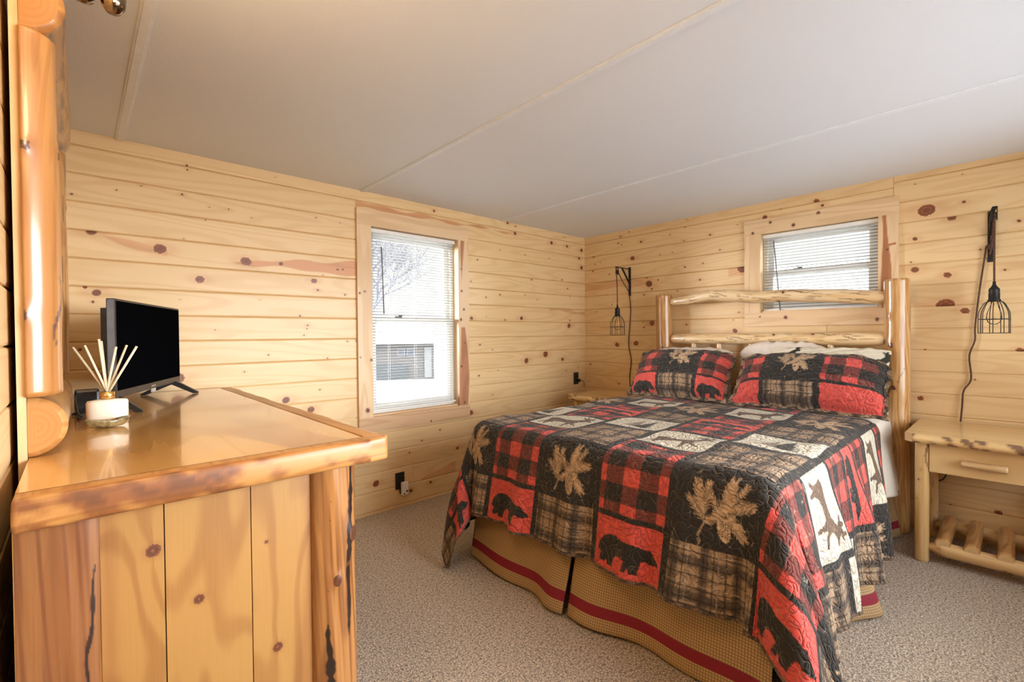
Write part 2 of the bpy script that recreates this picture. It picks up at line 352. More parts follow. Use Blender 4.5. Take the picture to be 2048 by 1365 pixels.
# ------------------------------------------------------------------ the room
PITCH, ZG1 = .129, 2.081
XL, YF = -3.8185, -3.80            # wall_left plane, wall_front plane
KL = [(-3.279,2.086,0.0103,0),(-3.277,2.063,0.0078,0),(-2.853,2.121,0.0058,0),(-3.717,1.852,0.0091,0),(-3.56,1.902,0.0071,0),(-3.302,1.932,0.0077,1),(-3.094,1.892,0.0082,0),(-3.202,1.817,0.0053,0),(-2.982,1.864,0.0056,0),(-2.626,1.922,0.0061,0),(-2.476,1.915,0.0063,0),(-3.398,1.641,0.0275,2),(-3.013,1.617,0.0278,2),(-2.831,1.621,0.0146,1),(-2.588,1.576,0.0062,0),(-3.231,1.501,0.021,2),(-2.643,1.535,0.0183,2),(-2.45,1.46,0.0096,0),(-3.652,1.694,0.0255,1),(-3.679,1.433,0.0138,0),(-3.639,1.408,0.021,1),(-3.652,1.365,0.0093,0),(-2.729,1.32,0.009,0),(-2.906,1.092,0.0086,0),(-2.707,1.203,0.009,0),(-2.689,1.242,0.0091,0),(-3.03,1.002,0.0083,0),(-2.568,1.059,0.0093,0),(-2.438,1.162,0.0096,0),(-2.673,0.749,0.0213,2),(-2.815,0.822,0.0265,1),(-3.336,0.988,0.0307,2),(-1.769,2.113,0.0147,0),(-1.036,2.139,0.0169,1),(-0.95,2.063,0.0214,1),(-1.128,1.528,0.0125,0),(-1.28,1.5,0.0121,0),(-0.304,2.116,0.0095,0),(-0.488,2.04,0.0231,1),(-0.269,2.035,0.0191,1),(-0.05,2.022,0.0247,1),(-0.517,1.895,0.0092,0),(-0.089,1.939,0.0196,1),(-0.052,1.85,0.0247,1),(-0.345,1.71,0.0142,0),(-0.266,1.63,0.0143,0),(-0.23,1.555,0.0096,0),(-0.233,1.329,0.0144,0),(-0.248,1.276,0.024,2),(-0.347,0.959,0.0189,2),(-0.297,0.847,0.0095,0),(-0.117,0.865,0.0098,0),(-0.581,1.014,0.0319,2),(-0.826,0.966,0.0263,2),(-1.361,0.869,0.012,0),(-1.216,1.073,0.0082,0),(-1.532,1.384,0.0155,0),(-1.43,1.328,0.0197,1),(-0.882,1.337,0.0217,1),(-2.255,0.203,0.0235,2),(-1.998,0.366,0.0106,0),(-1.894,0.434,0.0108,0),(-1.58,0.326,0.0154,1),(-1.826,0.118,0.0147,1),(-1.989,0.094,0.0178,1),(-1.445,0.583,0.0236,2),(-1.075,1.321,0.0126,0),(-0.755,1.68,0.0133,0),(-1.025,0.792,0.0085,0),(-1.221,0.704,0.0082,0),(-1.347,1.117,0.012,0),(-3.423,1.285,0.005,0),(-3.167,1.236,0.0054,0),(-3.7,1.144,0.0092,1),(-2.945,1.406,0.0057,0),(-3.319,1.39,0.0051,0),(-1.124,1.902,0.0083,0),(-0.833,1.892,0.0087,0),(-1.364,1.794,0.0119,0),(-0.68,1.506,0.009,0),(-1.142,0.488,0.0125,0),(-1.738,0.491,0.0112,0),(-2.617,0.866,0.0092,0),(-2.295,0.422,0.01,0)]
KR = [(-2.556,1.911,0.0416,2),(-2.667,1.846,0.0202,2),(-2.716,1.927,0.0114,1),(-2.504,2.078,0.006,0),(-2.71,2.085,0.0057,0),(-2.929,1.78,0.0107,1),(-2.504,1.75,0.0151,1),(-2.486,1.611,0.0091,0),(-2.504,1.564,0.0241,1),(-2.648,1.519,0.0174,2),(-2.64,1.343,0.0437,2),(-2.722,1.307,0.0199,2),(-2.531,0.79,0.015,2),(-2.935,1.083,0.0161,2),(-0.511,2.126,0.0091,0),(-0.392,2.039,0.014,0),(-0.43,2.019,0.0093,0),(-0.635,2.016,0.0134,1),(-0.546,1.88,0.0227,2),(-0.108,1.95,0.0195,0),(-0.126,1.87,0.0097,0),(-0.101,1.809,0.0147,0),(-0.191,1.886,0.0072,0),(-0.294,1.76,0.0095,0),(-0.688,1.694,0.0177,0),(-0.712,1.634,0.0398,1),(-0.8,1.661,0.013,0),(-0.662,1.54,0.0134,0),(-0.374,1.092,0.0235,2),(-0.577,1.107,0.0272,2),(-0.32,1.47,0.0095,0),(-0.14,1.411,0.0097,0),(-0.74,1.285,0.0264,2),(-0.65,1.296,0.0089,0),(-0.66,1.251,0.0134,0),(-0.062,0.896,0.0148,0),(-0.042,0.727,0.0099,0),(-1.047,1.746,0.0125,0),(-1.2,1.757,0.0121,0),(-1.502,1.68,0.0342,2),(-1.665,2.039,0.0183,2),(-1.768,2.08,0.0108,0),(-1.991,2.086,0.0171,2),(-2.026,2.051,0.0135,1),(-1.922,2.014,0.0173,2),(-1.549,1.911,0.0113,0),(-1.86,1.31,0.0141,1),(-1.619,1.307,0.0074,0),(-2.329,1.264,0.0126,1),(-2.117,1.241,0.0066,0),(-1.479,1.35,0.0115,0),(-1.449,1.209,0.0231,1),(-1.438,1.294,0.0077,0),(-1.058,1.264,0.0125,0),(-2.858,0.184,0.0166,2),(-0.82,1.876,0.0087,0),(-1.336,1.847,0.0118,0),(-1.174,1.627,0.0122,1),(-0.914,2.033,0.0085,0),(-1.049,2.073,0.0083,0),(-1.258,1.977,0.012,1),(-1.374,1.491,0.0117,0),(-2.782,1.646,0.0084,0),(-2.878,1.523,0.0082,1),(-2.551,1.082,0.009,0),(-2.763,0.916,0.0085,0),(-2.618,0.583,0.0088,1),(-2.662,0.18,0.0087,0),(-0.936,1.881,0.0085,0),(-1.47,2.019,0.0076,0)]

ZGS = [ZG1-k*PITCH for k in range(-1, 18)]
def board_of(z): return np.floor((ZG1-z)/PITCH).astype(int)
def wall(name, u0, u1, place, hole=None, knots=(), stains=(), joints=(), du=.0045, dz=.0050, seed=1, flip=False, nrand=0, shift=None):
    """place(u, z, depth) -> xyz arrays; depth > 0 goes into the wall"""
    us = set(np.round(np.arange(u0, u1, du), 4)) | {u1}
    zs = set(np.round(np.arange(0, H, dz), 4)) | {H}
    for zg in ZGS+([z+shift[1] for z in ZGS] if shift else []):
        for o in (-.007, -.0035, 0, .0015, .0035): us_ = zg+o; zs = {z for z in zs if abs(z-us_) > .0015}; zs.add(round(us_, 5)) if 0 < us_ < H else None
    if hole:
        for a in hole[:2]: us = {x for x in us if abs(x-a) > .002} | {a}
        for a in hole[2:]: zs = {x for x in zs if abs(x-a) > .002} | {a}
    for j in joints:
        for o in (-.0015, 0, .0015): us.add(round(j[0]+o, 5))
    us = np.array(sorted(us)); zs = np.array(sorted(zs)); U, Z = np.meshgrid(us, zs, indexing='ij')
    dep = np.zeros_like(U); OFF = np.where(U < shift[0], shift[1], 0.) if shift else 0*U
    for zg in ZGS:
        d = Z-zg-OFF; dep += .0065*np.clip(1.3-np.abs(d)/.0030, 0, 1)+.0022*np.clip(1-np.abs(d+.001)/.0065, 0, 1)
    kn = np.zeros(U.shape+(4,), np.float32); V = Z.copy(); bi = board_of(Z-OFF)
    rs = np.random.RandomState(seed)
    kl = list(knots)
    for _ in range(nrand): kl.append((rs.uniform(u0, u1), rs.uniform(.02, H), rs.uniform(.004, .011), rs.choice([0, 0, 1, 1, 2])))
    kn[..., 3] = ((bi*7+seed*3+3) % 23)/23.
    for j in joints:                                  # (u, zlo, zhi): butt joint between boards
        sel = (Z > j[1]) & (Z < j[2]); m = sel & (np.abs(U-j[0]) < .0004); dep[m] += .004
        kn[..., 3] = np.where(sel & (U > j[0]), (kn[..., 3]+.37) % 1, kn[..., 3])
    for ku, kz, r, k in kl:
        r = r*(.62 if k == 0 else .80)
        i0, i1 = np.searchsorted(us, [ku-7*r, ku+7*r]); j0, j1 = np.searchsorted(zs, [kz-4*r, kz+4*r])
        if i1 <= i0 or j1 <= j0: continue
        sl = (slice(i0, i1), slice(j0, j1)); same = bi[sl] == int(math.floor((ZG1-kz+(shift[1] if shift and ku < shift[0] else 0))/PITCH))
        a = rs.uniform(-.5, .5); du_ = U[sl]-ku; dz_ = Z[sl]-kz; e = np.hypot(du_*.85+a*dz_*.3, dz_*(1+.15*a))/r
        if k == 0:   val = np.where(e < 1, .40+.6*(e > .55)*(e < .95)*0+.25*(e < .5), 0)
        elif k == 1: val = np.clip(1.25-e, 0, 1)*.75
        else:        val = np.where(e < 1, .55+.45*np.clip(e*1.0, 0, 1)*(np.sin(e*14) > .2)+.1, 0)
        val = np.where(same, val, 0); kn[sl+(0,)] = np.maximum(kn[sl+(0,)], val)
        halo = np.where(same, np.exp(-((np.hypot(du_*.45, dz_)/r-1.0)/.75)**2)*(.35 if k else .22), 0); kn[sl+(1,)] = np.maximum(kn[sl+(1,)], halo)
        V[sl] += np.where(same, np.sign(dz_+1e-6)*r*1.1*np.exp(-(du_/(2.6*r))**2)*np.exp(-np.abs(dz_)/(2*r)), 0)
    for ua, ub, za, zb, wa, wb, amt in stains:
        t = np.clip((U-ua)/(ub-ua), 0, 1); zc = za+(zb-za)*t+.006*np.sin(U*13); ww = wa+(wb-wa)*t+.006*np.sin(U*23+1)
        m = (U > min(ua, ub)) & (U < max(ua, ub)) & (bi == int(math.floor((ZG1-(za+zb)/2)/PITCH)))
        kn[..., 1] = np.maximum(kn[..., 1], np.where(m, amt*sst(0, .006, ww-np.abs(Z-zc)), 0))
    P = place(U, Z, dep); mask = None
    if hole:
        uc = (us[:-1]+us[1:])/2; zc = (zs[:-1]+zs[1:])/2; A, B = np.meshgrid(uc, zc, indexing='ij')
        mask = ~((A > hole[0]) & (A < hole[1]) & (B > hole[2]) & (B < hole[3]))
    n = P.shape[0]*P.shape[1]; Fq = gfaces(*P.shape[:2])
    if mask is not None: Fq = Fq[mask.ravel()]
    uv = np.stack([U, V], -1).reshape(-1, 2); col = kn.reshape(-1, 4); Vt = P.reshape(-1, 3)
    # outer face and the reveal round the hole: the wall is .11 thick
    T = .11; ex_v = []; ex_f = []
    def quad(p):
        b = n+len(ex_v); ex_v.extend(p); ex_f.append([b, b+1, b+2, b+3])
    def pt(u, z, d): return place(np.array(u, float), np.array(z, float), np.array(d, float))
    h = hole or (u1, u1, 0, 0)
    for a0, a1, b0, b1 in ([(u0, h[0], 0, H), (h[1], u1, 0, H), (h[0], h[1], 0, h[2]), (h[0], h[1], h[3], H)] if hole else [(u0, u1, 0, H)]):
        quad([pt(a0, b0, T), pt(a0, b1, T), pt(a1, b1, T), pt(a1, b0, T)])
    if hole:
        u_, v_, a, c = h
        for p, q in (((u_, a), (v_, a)), ((v_, a), (v_, c)), ((v_, c), (u_, c)), ((u_, c), (u_, a))): quad([pt(p[0], p[1], 0), pt(q[0], q[1], 0), pt(q[0], q[1], T), pt(p[0], p[1], T)])
    ev = np.array(ex_v); Vt = np.vstack([Vt, ev]); uv = np.vstack([uv, np.tile([[.3, .7]], (len(ev), 1))]); col = np.vstack([col, np.tile([[0, 0, 0, .5]], (len(ev), 1))])
    o = mesh_np(name, Vt, np.vstack([Fq, np.array(ex_f)]), M['pine'], None, uv, col, smooth=False)
    return tag(o, kind='structure')
W1 = (-2.275, -1.568, .655, 1.922)       # window_1 opening  x0 x1 z0 z1
W2 = (-2.33, -1.638, 1.34, 1.916)        # window_2 opening  y0 y1 z0 z1
W_FILL = (-2.75, -.45, .60, 2.0)  # opening of the added, unseen window that brings in fill daylight
wall('wall_back', XL-.02, .02, lambda u, z, d: np.stack([u, 0*u+d, z], -1), W1, KL,
     [(-3.12, -2.375, 1.607, 1.632, .006, .05, .95), (-3.62, -3.37, 1.68, 1.625, .008, .030, .7), (-2.372, -.86, 2.052, 2.058, .022, .004, .9), (-.52, 0, 1.43, 1.40, .012, .02, .6), (-1.9, -1.6, .14, .19, .02, .05, .6), (-1.46, -1.0, .46, .46, .01, .03, .35), (-3.3, -2.9, .83, .80, .01, .02, .4)],
     [(-1.972, .189, .318), (-1.0, .318, .447)], seed=1, nrand=26)
wall('wall_right', YF-.02, .02, lambda u, z, d: np.stack([0*u+d, u, z], -1), W2, KR,
     [(-.75, 0, 1.665, 1.655, .045, .035, .55), (-.45, -.1, 1.25, 1.26, .015, .006, .5), (-1.52, -1.40, 1.68, 1.66, .05, .04, .6), (-3.0, -2.5, 1.55, 1.55, .02, .01, .2)],
     [(-2.403, 0, H), (-2.05, 1.178, 1.307), (-1.66, 1.05, 1.178)], seed=6, nrand=18, shift=(-2.403, .031))
wall('wall_left', YF-.02, .02, lambda u, z, d: np.stack([XL+0*u-d, u, z], -1), None, (), (), (), du=.02, dz=.012, seed=11, nrand=25)
wall('wall_front', XL-.02, .02, lambda u, z, d: np.stack([u, YF+0*u-d, z], -1), W_FILL, (), (), (), du=.02, dz=.012, seed=15, nrand=25)
def slab_box(name, x0, x1, y0, y1, z0, z1, m, kind='structure'):
    b = MB(); b.box(x0, x1, y0, y1, z0, z1); return tag(b.build(name, m), kind=kind)
slab_box('floor', XL-.11, .11, YF-.11, .11, -.12, 0, M['carpet'])
slab_box('ceiling', XL-.11, .11, YF-.11, .11, H, H+.12, M['ceil'])
for i, x in enumerate((-3.545, -2.326, -1.107)):
    b = MB(); b.box(x-.019, x+.019, YF+.002, -.002, H-.0045, H-.0002, bev=.0018); b.box(x-.012, x+.012, YF+.002, -.002, H-.0075, H-.004, bev=.001)
    tag(b.build('trim_%d' % (i+1), M['batten']), kind='structure')
# ------------------------------------------------------------------ windows
def plank(b, x0, x1, y0, y1, z0, z1): b.box(x0, x1, y0, y1, z0, z1, bev=.0015)
def knotplank(name, w, h, t, mat, parent, T, knots=(), stains=(), horiz=False, seed=0):
    """board w wide (a) h tall (b), thickness t, as a fine grid with closed sides; T maps (a,b,c) to world (arrays)"""
    da = .005 if not name.startswith('side_board') else .0022; na = max(3, int(w/da)); nb = max(3, int(h/da)); a = np.linspace(0, w, na); b_ = np.linspace(0, h, nb); A, B = np.meshgrid(a, b_, indexing='ij')
    kn = np.zeros(A.shape+(4,), np.float32); kn[..., 3] = (seed*.137) % 1
    U, V = (A, B.copy()) if horiz else (B, A.copy())
    for ka, kb, r, k in knots:
        e = np.hypot(A-ka, B-kb)/r; kn[..., 0] = np.maximum(kn[..., 0], np.where(e < 1, .50+.42*(np.sin(e*9) > .2), 0)); kn[..., 1] = np.maximum(kn[..., 1], np.exp(-((e-1)/.7)**2)*.4)
        q = (B-kb) if horiz else (A-ka); l = (A-ka) if horiz else (B-kb); V = V+np.sign(q+1e-6)*r*np.exp(-(l/(3*r))**2)*np.exp(-np.abs(q)/(2*r))
    for f in stains: kn[..., 1] = np.maximum(kn[..., 1], f(A, B))
    P = T(A, B, np.full_like(A, t)); P0 = T(A, B, np.zeros_like(A)); n = A.size
    Fq = gfaces(na, nb); idx = np.arange(n).reshape(na, nb)
    side = []
    for e in (idx[:, 0], idx[-1, :], idx[::-1, -1], idx[0, ::-1]): side.append(np.stack([e[:-1], e[1:], e[1:]+n, e[:-1]+n], 1))
    Vt = np.vstack([P.reshape(-1, 3), P0.reshape(-1, 3)]); uv = np.stack([U, V], -1).reshape(-1, 2)
    return mesh_np(name, Vt, np.vstack([Fq]+side), mat, parent, np.vstack([uv, uv]), np.vstack([kn.reshape(-1, 4)]*2), smooth=False)
def blind(name, x0, x1, z0, z1, label, place_mat, wand, cords, seed):
    """built along local x, hanging at local y = 0, then placed by place_mat"""
    root = empty(name); root.matrix_world = place_mat; tag(root, label, 'blind')
    b = MB(); b.box(x0, x1, -.014, .014, z1-.026, z1, bev=.002); b.build('head_rail', M['vinyl'], root)
    b = MB(); b.box(x0+.004, x1-.004, -.012, .012, z0, z0+.012, bev=.003); b.build('bottom_rail', M['vinyl'], root)
    b = MB(); n = int((z1-.04-z0-.02)/.0195); tilt = math.radians(-9)
    for i in range(n):
        z = z1-.045-i*(z1-.045-z0-.024)/(n-1); pr = []
        for k in range(5):
            t = (k-2)/2; y = t*.0122; pr.append((y*math.cos(tilt), z+y*math.sin(tilt)+.0014*(1-t*t)))
        top = [(b.bm.verts.new((x0+.006, y, zz)), b.bm.verts.new((x1-.006, y, zz))) for y, zz in pr]
        bot = [(b.bm.verts.new((x0+.006, y, zz-.0006)), b.bm.verts.new((x1-.006, y, zz-.0006))) for y, zz in pr]
        for (a, c), (d, e) in zip(top, top[1:]): b.face([a, c, e, d], None, True)
        for (a, c), (d, e) in zip(bot, bot[1:]): b.face([a, d, e, c], None, True)
        b.face([top[0][0], bot[0][0], bot[0][1], top[0][1]]); b.face([top[-1][0], top[-1][1], bot[-1][1], bot[-1][0]])
    b.build('slats', M['slat'], root)
    for cx in cords:
        b = MB()
        for yy in (-.0128, .0128): b.box(cx-.0005, cx+.0005, yy-.0004, yy+.0004, z0+.01, z1-.02)
        b.build('ladder_cord', M['vinyl'], root)
    b = MB(); b.tube([Vector(p) for p in wand], .0040, 6); b.build('tilt_wand', M['wand'], root)
    return root
M['wand'] = plain('clear_grey_wand', (.16, .17, .18), .2)
def window_unit(n, x0, x1, z0, z1, zm, Mx):
    """vinyl single hung window in local coordinates: x along wall, y outward, z up"""
    root = empty('window_%d' % n); root.matrix_world = Mx; tag(root, kind='structure')
    b = MB()
    for a in ((x0, x0+.028, z0, z1), (x1-.028, x1, z0, z1), (x0+.028, x1-.028, z1-.028, z1), (x0+.028, x1-.028, z0, z0+.034)): b.box(a[0], a[1], .052, .108, a[2], a[3], bev=.003)
    b.build('window_frame', M['vinyl'], root)
    for nm, za, zb, y0, y1 in (('upper_sash', zm-.018, z1-.028, .084, .104), ('lower_sash', z0+.034, zm+.02, .058, .082)):
        b = MB(); a0, a1 = x0+.028, x1-.028; w = .034
        for a in ((a0, a0+w, za, zb), (a1-w, a1, za, zb), (a0+w, a1-w, zb-.036, zb), (a0+w, a1-w, za, za+(.036 if nm == 'upper_sash' else .045))): b.box(a[0], a[1], y0, y1, a[2], a[3], bev=.003)
        s = b.build(nm, M['vinyl'], root)
        b = MB(); b.box(a0+w, a1-w, (y0+y1)/2-.002, (y0+y1)/2+.002, za+.03, zb-.03); b.build('pane', M['glass'], s)
    b = MB(); xm = (x0+x1)/2-.12; b.box(xm-.03, xm+.03, .05, .064, zm+.02, zm+.028, bev=.002); b.box(xm-.004, xm+.028, .046, .058, zm+.028, zm+.034, bev=.002)
    b.build('sash_lock', M['wand'], root)
    b = MB(); b.box(x0+.004, x1-.004, .0, .052, z0-.0, z0+.012, bev=.002); b.build('window_sill', M['casing'], root)
    return root
I4 = Matrix.Identity(4)
w1 = window_unit(1, W1[0], W1[1], W1[2], W1[3], 1.305, I4)
M2 = Matrix(((0, 1, 0, 0), (-1, 0, 0, 0), (0, 0, 1, 0), (0, 0, 0, 1)))     # local x -> -y world, local y -> +x world
w2 = window_unit(2, 1.638, 2.33, W2[2], W2[3], 1.625, M2)
def TB(x, z, s=1): return lambda A, B, C: np.stack([x+A, -C, z+B], -1)
def TR(y, z): return lambda A, B, C: np.stack([-C, y-A, z+B], -1)
# casings: window_1
Mi2 = M2.inverted()
def reparent(o, p): o.parent = p; o.matrix_parent_inverse = p.matrix_world.inverted(); return o
CW = .100
o = knotplank('head_casing', W1[1]-W1[0]+2*CW, .108, .019, M['casing'], None, TB(W1[0]-CW, W1[3]), [], [], True, 1); reparent(o, w1)
o = knotplank('side_casing', CW, W1[3]-W1[2], .019, M['casing'], None, TB(W1[0]-CW, W1[2]), [(.088, .38, .008, 1), (.05, .83, .006, 0), (.06, .05, .013, 0), (.015, .40, .005, 0), (.015, .82, .006, 0)], [], False, 2); reparent(o, w1)
o = knotplank('side_casing', CW, W1[3]-W1[2], .019, M['casing'], None, TB(W1[1], W1[2]), [(.02, .66, .009, 1), (.05, .74, .008, 1), (.03, .88, .007, 1), (.055, .48, .007, 0), (.02, .3, .009, 1), (.05, .02, .006, 0), (.03, 1.05, .006, 0)],
              [lambda A, B: .85*sst(0, .008, .028+.012*np.sin(B*6)-.018*(B > .6)-np.abs(A-.045-.014*np.sin(B*4+1))), lambda A, B: .8*sst(.07, .0, np.abs(A-.02))*sst(.5, .2, B)], False, 3); reparent(o, w1)
o = knotplank('bottom_casing', W1[1]-W1[0]+2*CW, .095, .019, M['casing'], None, TB(W1[0]-CW, W1[2]-.095), [(.55, .01, .006, 0)], [lambda A, B: .3+0*A], True, 4); reparent(o, w1)
# casings: window_2 (A runs toward -y)
o = knotplank('head_casing', .905, .108, .019, M['casing'], None, TR(W2[1]+.112, W2[3]), [(.18, .075, .008, 0), (.33, .03, .010, 0), (.06, .015, .009, 1), (.48, .085, .009, 0)], [], True, 5); reparent(o, w2)
o = knotplank('side_casing', .112, W2[3]-W2[2], .019, M['casing'], None, TR(W2[1]+.112, W2[2]), [], [], False, 6); reparent(o, w2)
o = knotplank('side_casing', .10, W2[3]-W2[2], .019, M['casing'], None, TR(W2[0], W2[2]), [(.045, .36, .005, 0), (.06, .12, .005, 0)],
              [lambda A, B: .95*sst(0, .004, .020+.008*np.sin(B*9)-np.abs(A-.035-.006*np.sin(B*7))), lambda A, B: .95*sst(0, .004, .009-np.abs(B-.39-.1*(A-.05)))*(A > .03)*(A < .085)], False, 7); reparent(o, w2)
o = knotplank('bottom_casing', .905, .10, .019, M['casing'], None, TR(W2[1]+.112, W2[2]-.10), [(.28, .06, .01, 1), (.8, .03, .009, 1), (.11, .07, .005, 0)], [], True, 8); reparent(o, w2)
# window_3, unseen, added behind the camera to let in fill daylight
w_fill = empty('window_3', (0, YF, 0)); tag(w_fill, kind='structure')
b = MB()
for a in ((W_FILL[0], W_FILL[0]+.05, W_FILL[2], W_FILL[3]), (W_FILL[1]-.05, W_FILL[1], W_FILL[2], W_FILL[3]), (W_FILL[0], W_FILL[1], W_FILL[3]-.05, W_FILL[3]), (W_FILL[0], W_FILL[1], W_FILL[2], W_FILL[2]+.05), (-1.625, -1.575, W_FILL[2], W_FILL[3])): b.box(a[0], a[1], -.10, -.05, a[2], a[3], bev=.003)
b.build('window_frame', M['vinyl'], w_fill)
b = MB(); b.box(W_FILL[0]+.04, W_FILL[1]-.04, -.078, -.073, W_FILL[2]+.04, W_FILL[3]-.04); b.build('pane', M['glass'], w_fill)
b = MB()
for a in ((W_FILL[0]-.09, W_FILL[0], W_FILL[2]-.09, W_FILL[3]+.09), (W_FILL[1], W_FILL[1]+.09, W_FILL[2]-.09, W_FILL[3]+.09), (W_FILL[0], W_FILL[1], W_FILL[3], W_FILL[3]+.09), (W_FILL[0], W_FILL[1], W_FILL[2]-.09, W_FILL[2])): b.box(a[0], a[1], 0, .018, a[2], a[3])
b.build('window_casing', M['casing'], w_fill)
blind('window_blind', W1[0]+.004, W1[1]-.004, W1[2]+.03, W1[3]-.004, 'tall cream mini blind with open slats in the left wall window', Matrix.Translation((0, .030, 0)),
      [(-2.188, -.02, 1.80), (-2.176, -.021, 1.345)], (-2.13, -1.92, -1.70), 1)
blind('window_blind', 1.642, 2.326, W2[2]+.012, W2[3]-.004, 'short wide cream mini blind in the small window above the headboard', M2 @ Matrix.Translation((0, .030, 0)),
      [(1.72, -.02, 1.86), (1.765, -.024, 1.345)], (1.76, 1.98, 2.21), 2)
# ------------------------------------------------------------------ outside
b = MB(); b.box(-25, 60, .3, 60, -2.1, -1.8); b.box(.3, 60, -40, .3, -2.1, -1.8); tag(b.build('ground', M['snow']), kind='structure')
hr = empty('neighbour_house', (0, 0, 0)); tag(hr, 'grey neighbouring house with white roof and twin window seen through the blinds', 'house')
Hm = Matrix.Translation((12.75, 25.5, -1.8)) @ Matrix.Rotation(math.radians(-30), 4, 'Z')
b = MB(); b.box(-2.3, 1.9, 0, 8, 0, 2.75, Hm); b.build('wall', M['house'], hr)
b = MB(); b.prism([(-2.9, 2.45), (2.3, 2.45), (2.3, 2.75), (.3, 4.3), (-1.2, 4.3), (-2.9, 2.95)], -8.6, .7, Hm @ Matrix(((1, 0, 0, 0), (0, 0, -1, 0), (0, 1, 0, 0), (0, 0, 0, 1)))); b.build('roof', M['snow'], hr)
b = MB(); b.box(-2.0, .1, -.06, 0, 0, 1.05, Hm); b.build('garage_door', M['garage'], hr)
for cx in (-.30, .32):
    b = MB(); b.box(cx-.27, cx+.27, -.05, 0, 1.62, 2.12, Hm); f_ = b.build('window', M['housewhite'], hr)
    b = MB(); b.box(cx-.19, cx+.19, -.07, -.05, 1.68, 2.06, Hm); b.build('pane', M['paneblue'], f_)
b = MB(); b.box(1.25, 1.75, -.05, 0, .1, 2.2, Hm); b.build('door', M['housewhite'], hr)
nb = empty('neighbour_house', (0, 0, 0)); tag(nb, 'pale wall of the house next door behind the small window blind', 'house')
b = MB(); b.box(7.0, 9.0, -9, 9, -1.8, 2.3); b.build('wall', M['nextdoor'], nb)
b = MB(); b.box(6.6, 9.4, -9.3, 9.3, 2.3, 2.5); b.build('roof', M['snow'], nb)
def bare_tree(x, y, h, seed, label):
    rs = random.Random(seed); b = MB()
    def br(p, d, l, r, k):
        n = 4; pts = [p]
        for i in range(n):
            d = (d+Vector((rs.uniform(-.16, .16), rs.uniform(-.16, .16), rs.uniform(-.05, .12)))).normalized(); pts.append(pts[-1]+d*l/n)
        b.tube(pts, [r*(1-.13*i) for i in range(n+1)], 5, caps=False)
        if k:
            for _ in range(rs.choice((3, 4))):
                q = pts[rs.choice((2, 3, 4))]; a = Vector((rs.uniform(-1, 1), rs.uniform(-1, 1), rs.uniform(-.1, .7))).normalized()
                br(q, (d*.7+a*.8).normalized(), l*rs.uniform(.6, .8), r*.62, k-1)
    br(Vector((x, y, -1.8)), Vector((0, 0, 1)), h*.34, h*.015, 6)
    return tag(b.build('bare_tree', M['treebark']), label, 'tree')
bare_tree(17.5, 42.0, 23., 5, 'leafless tree outside, seen through the upper pane of the tall blind')
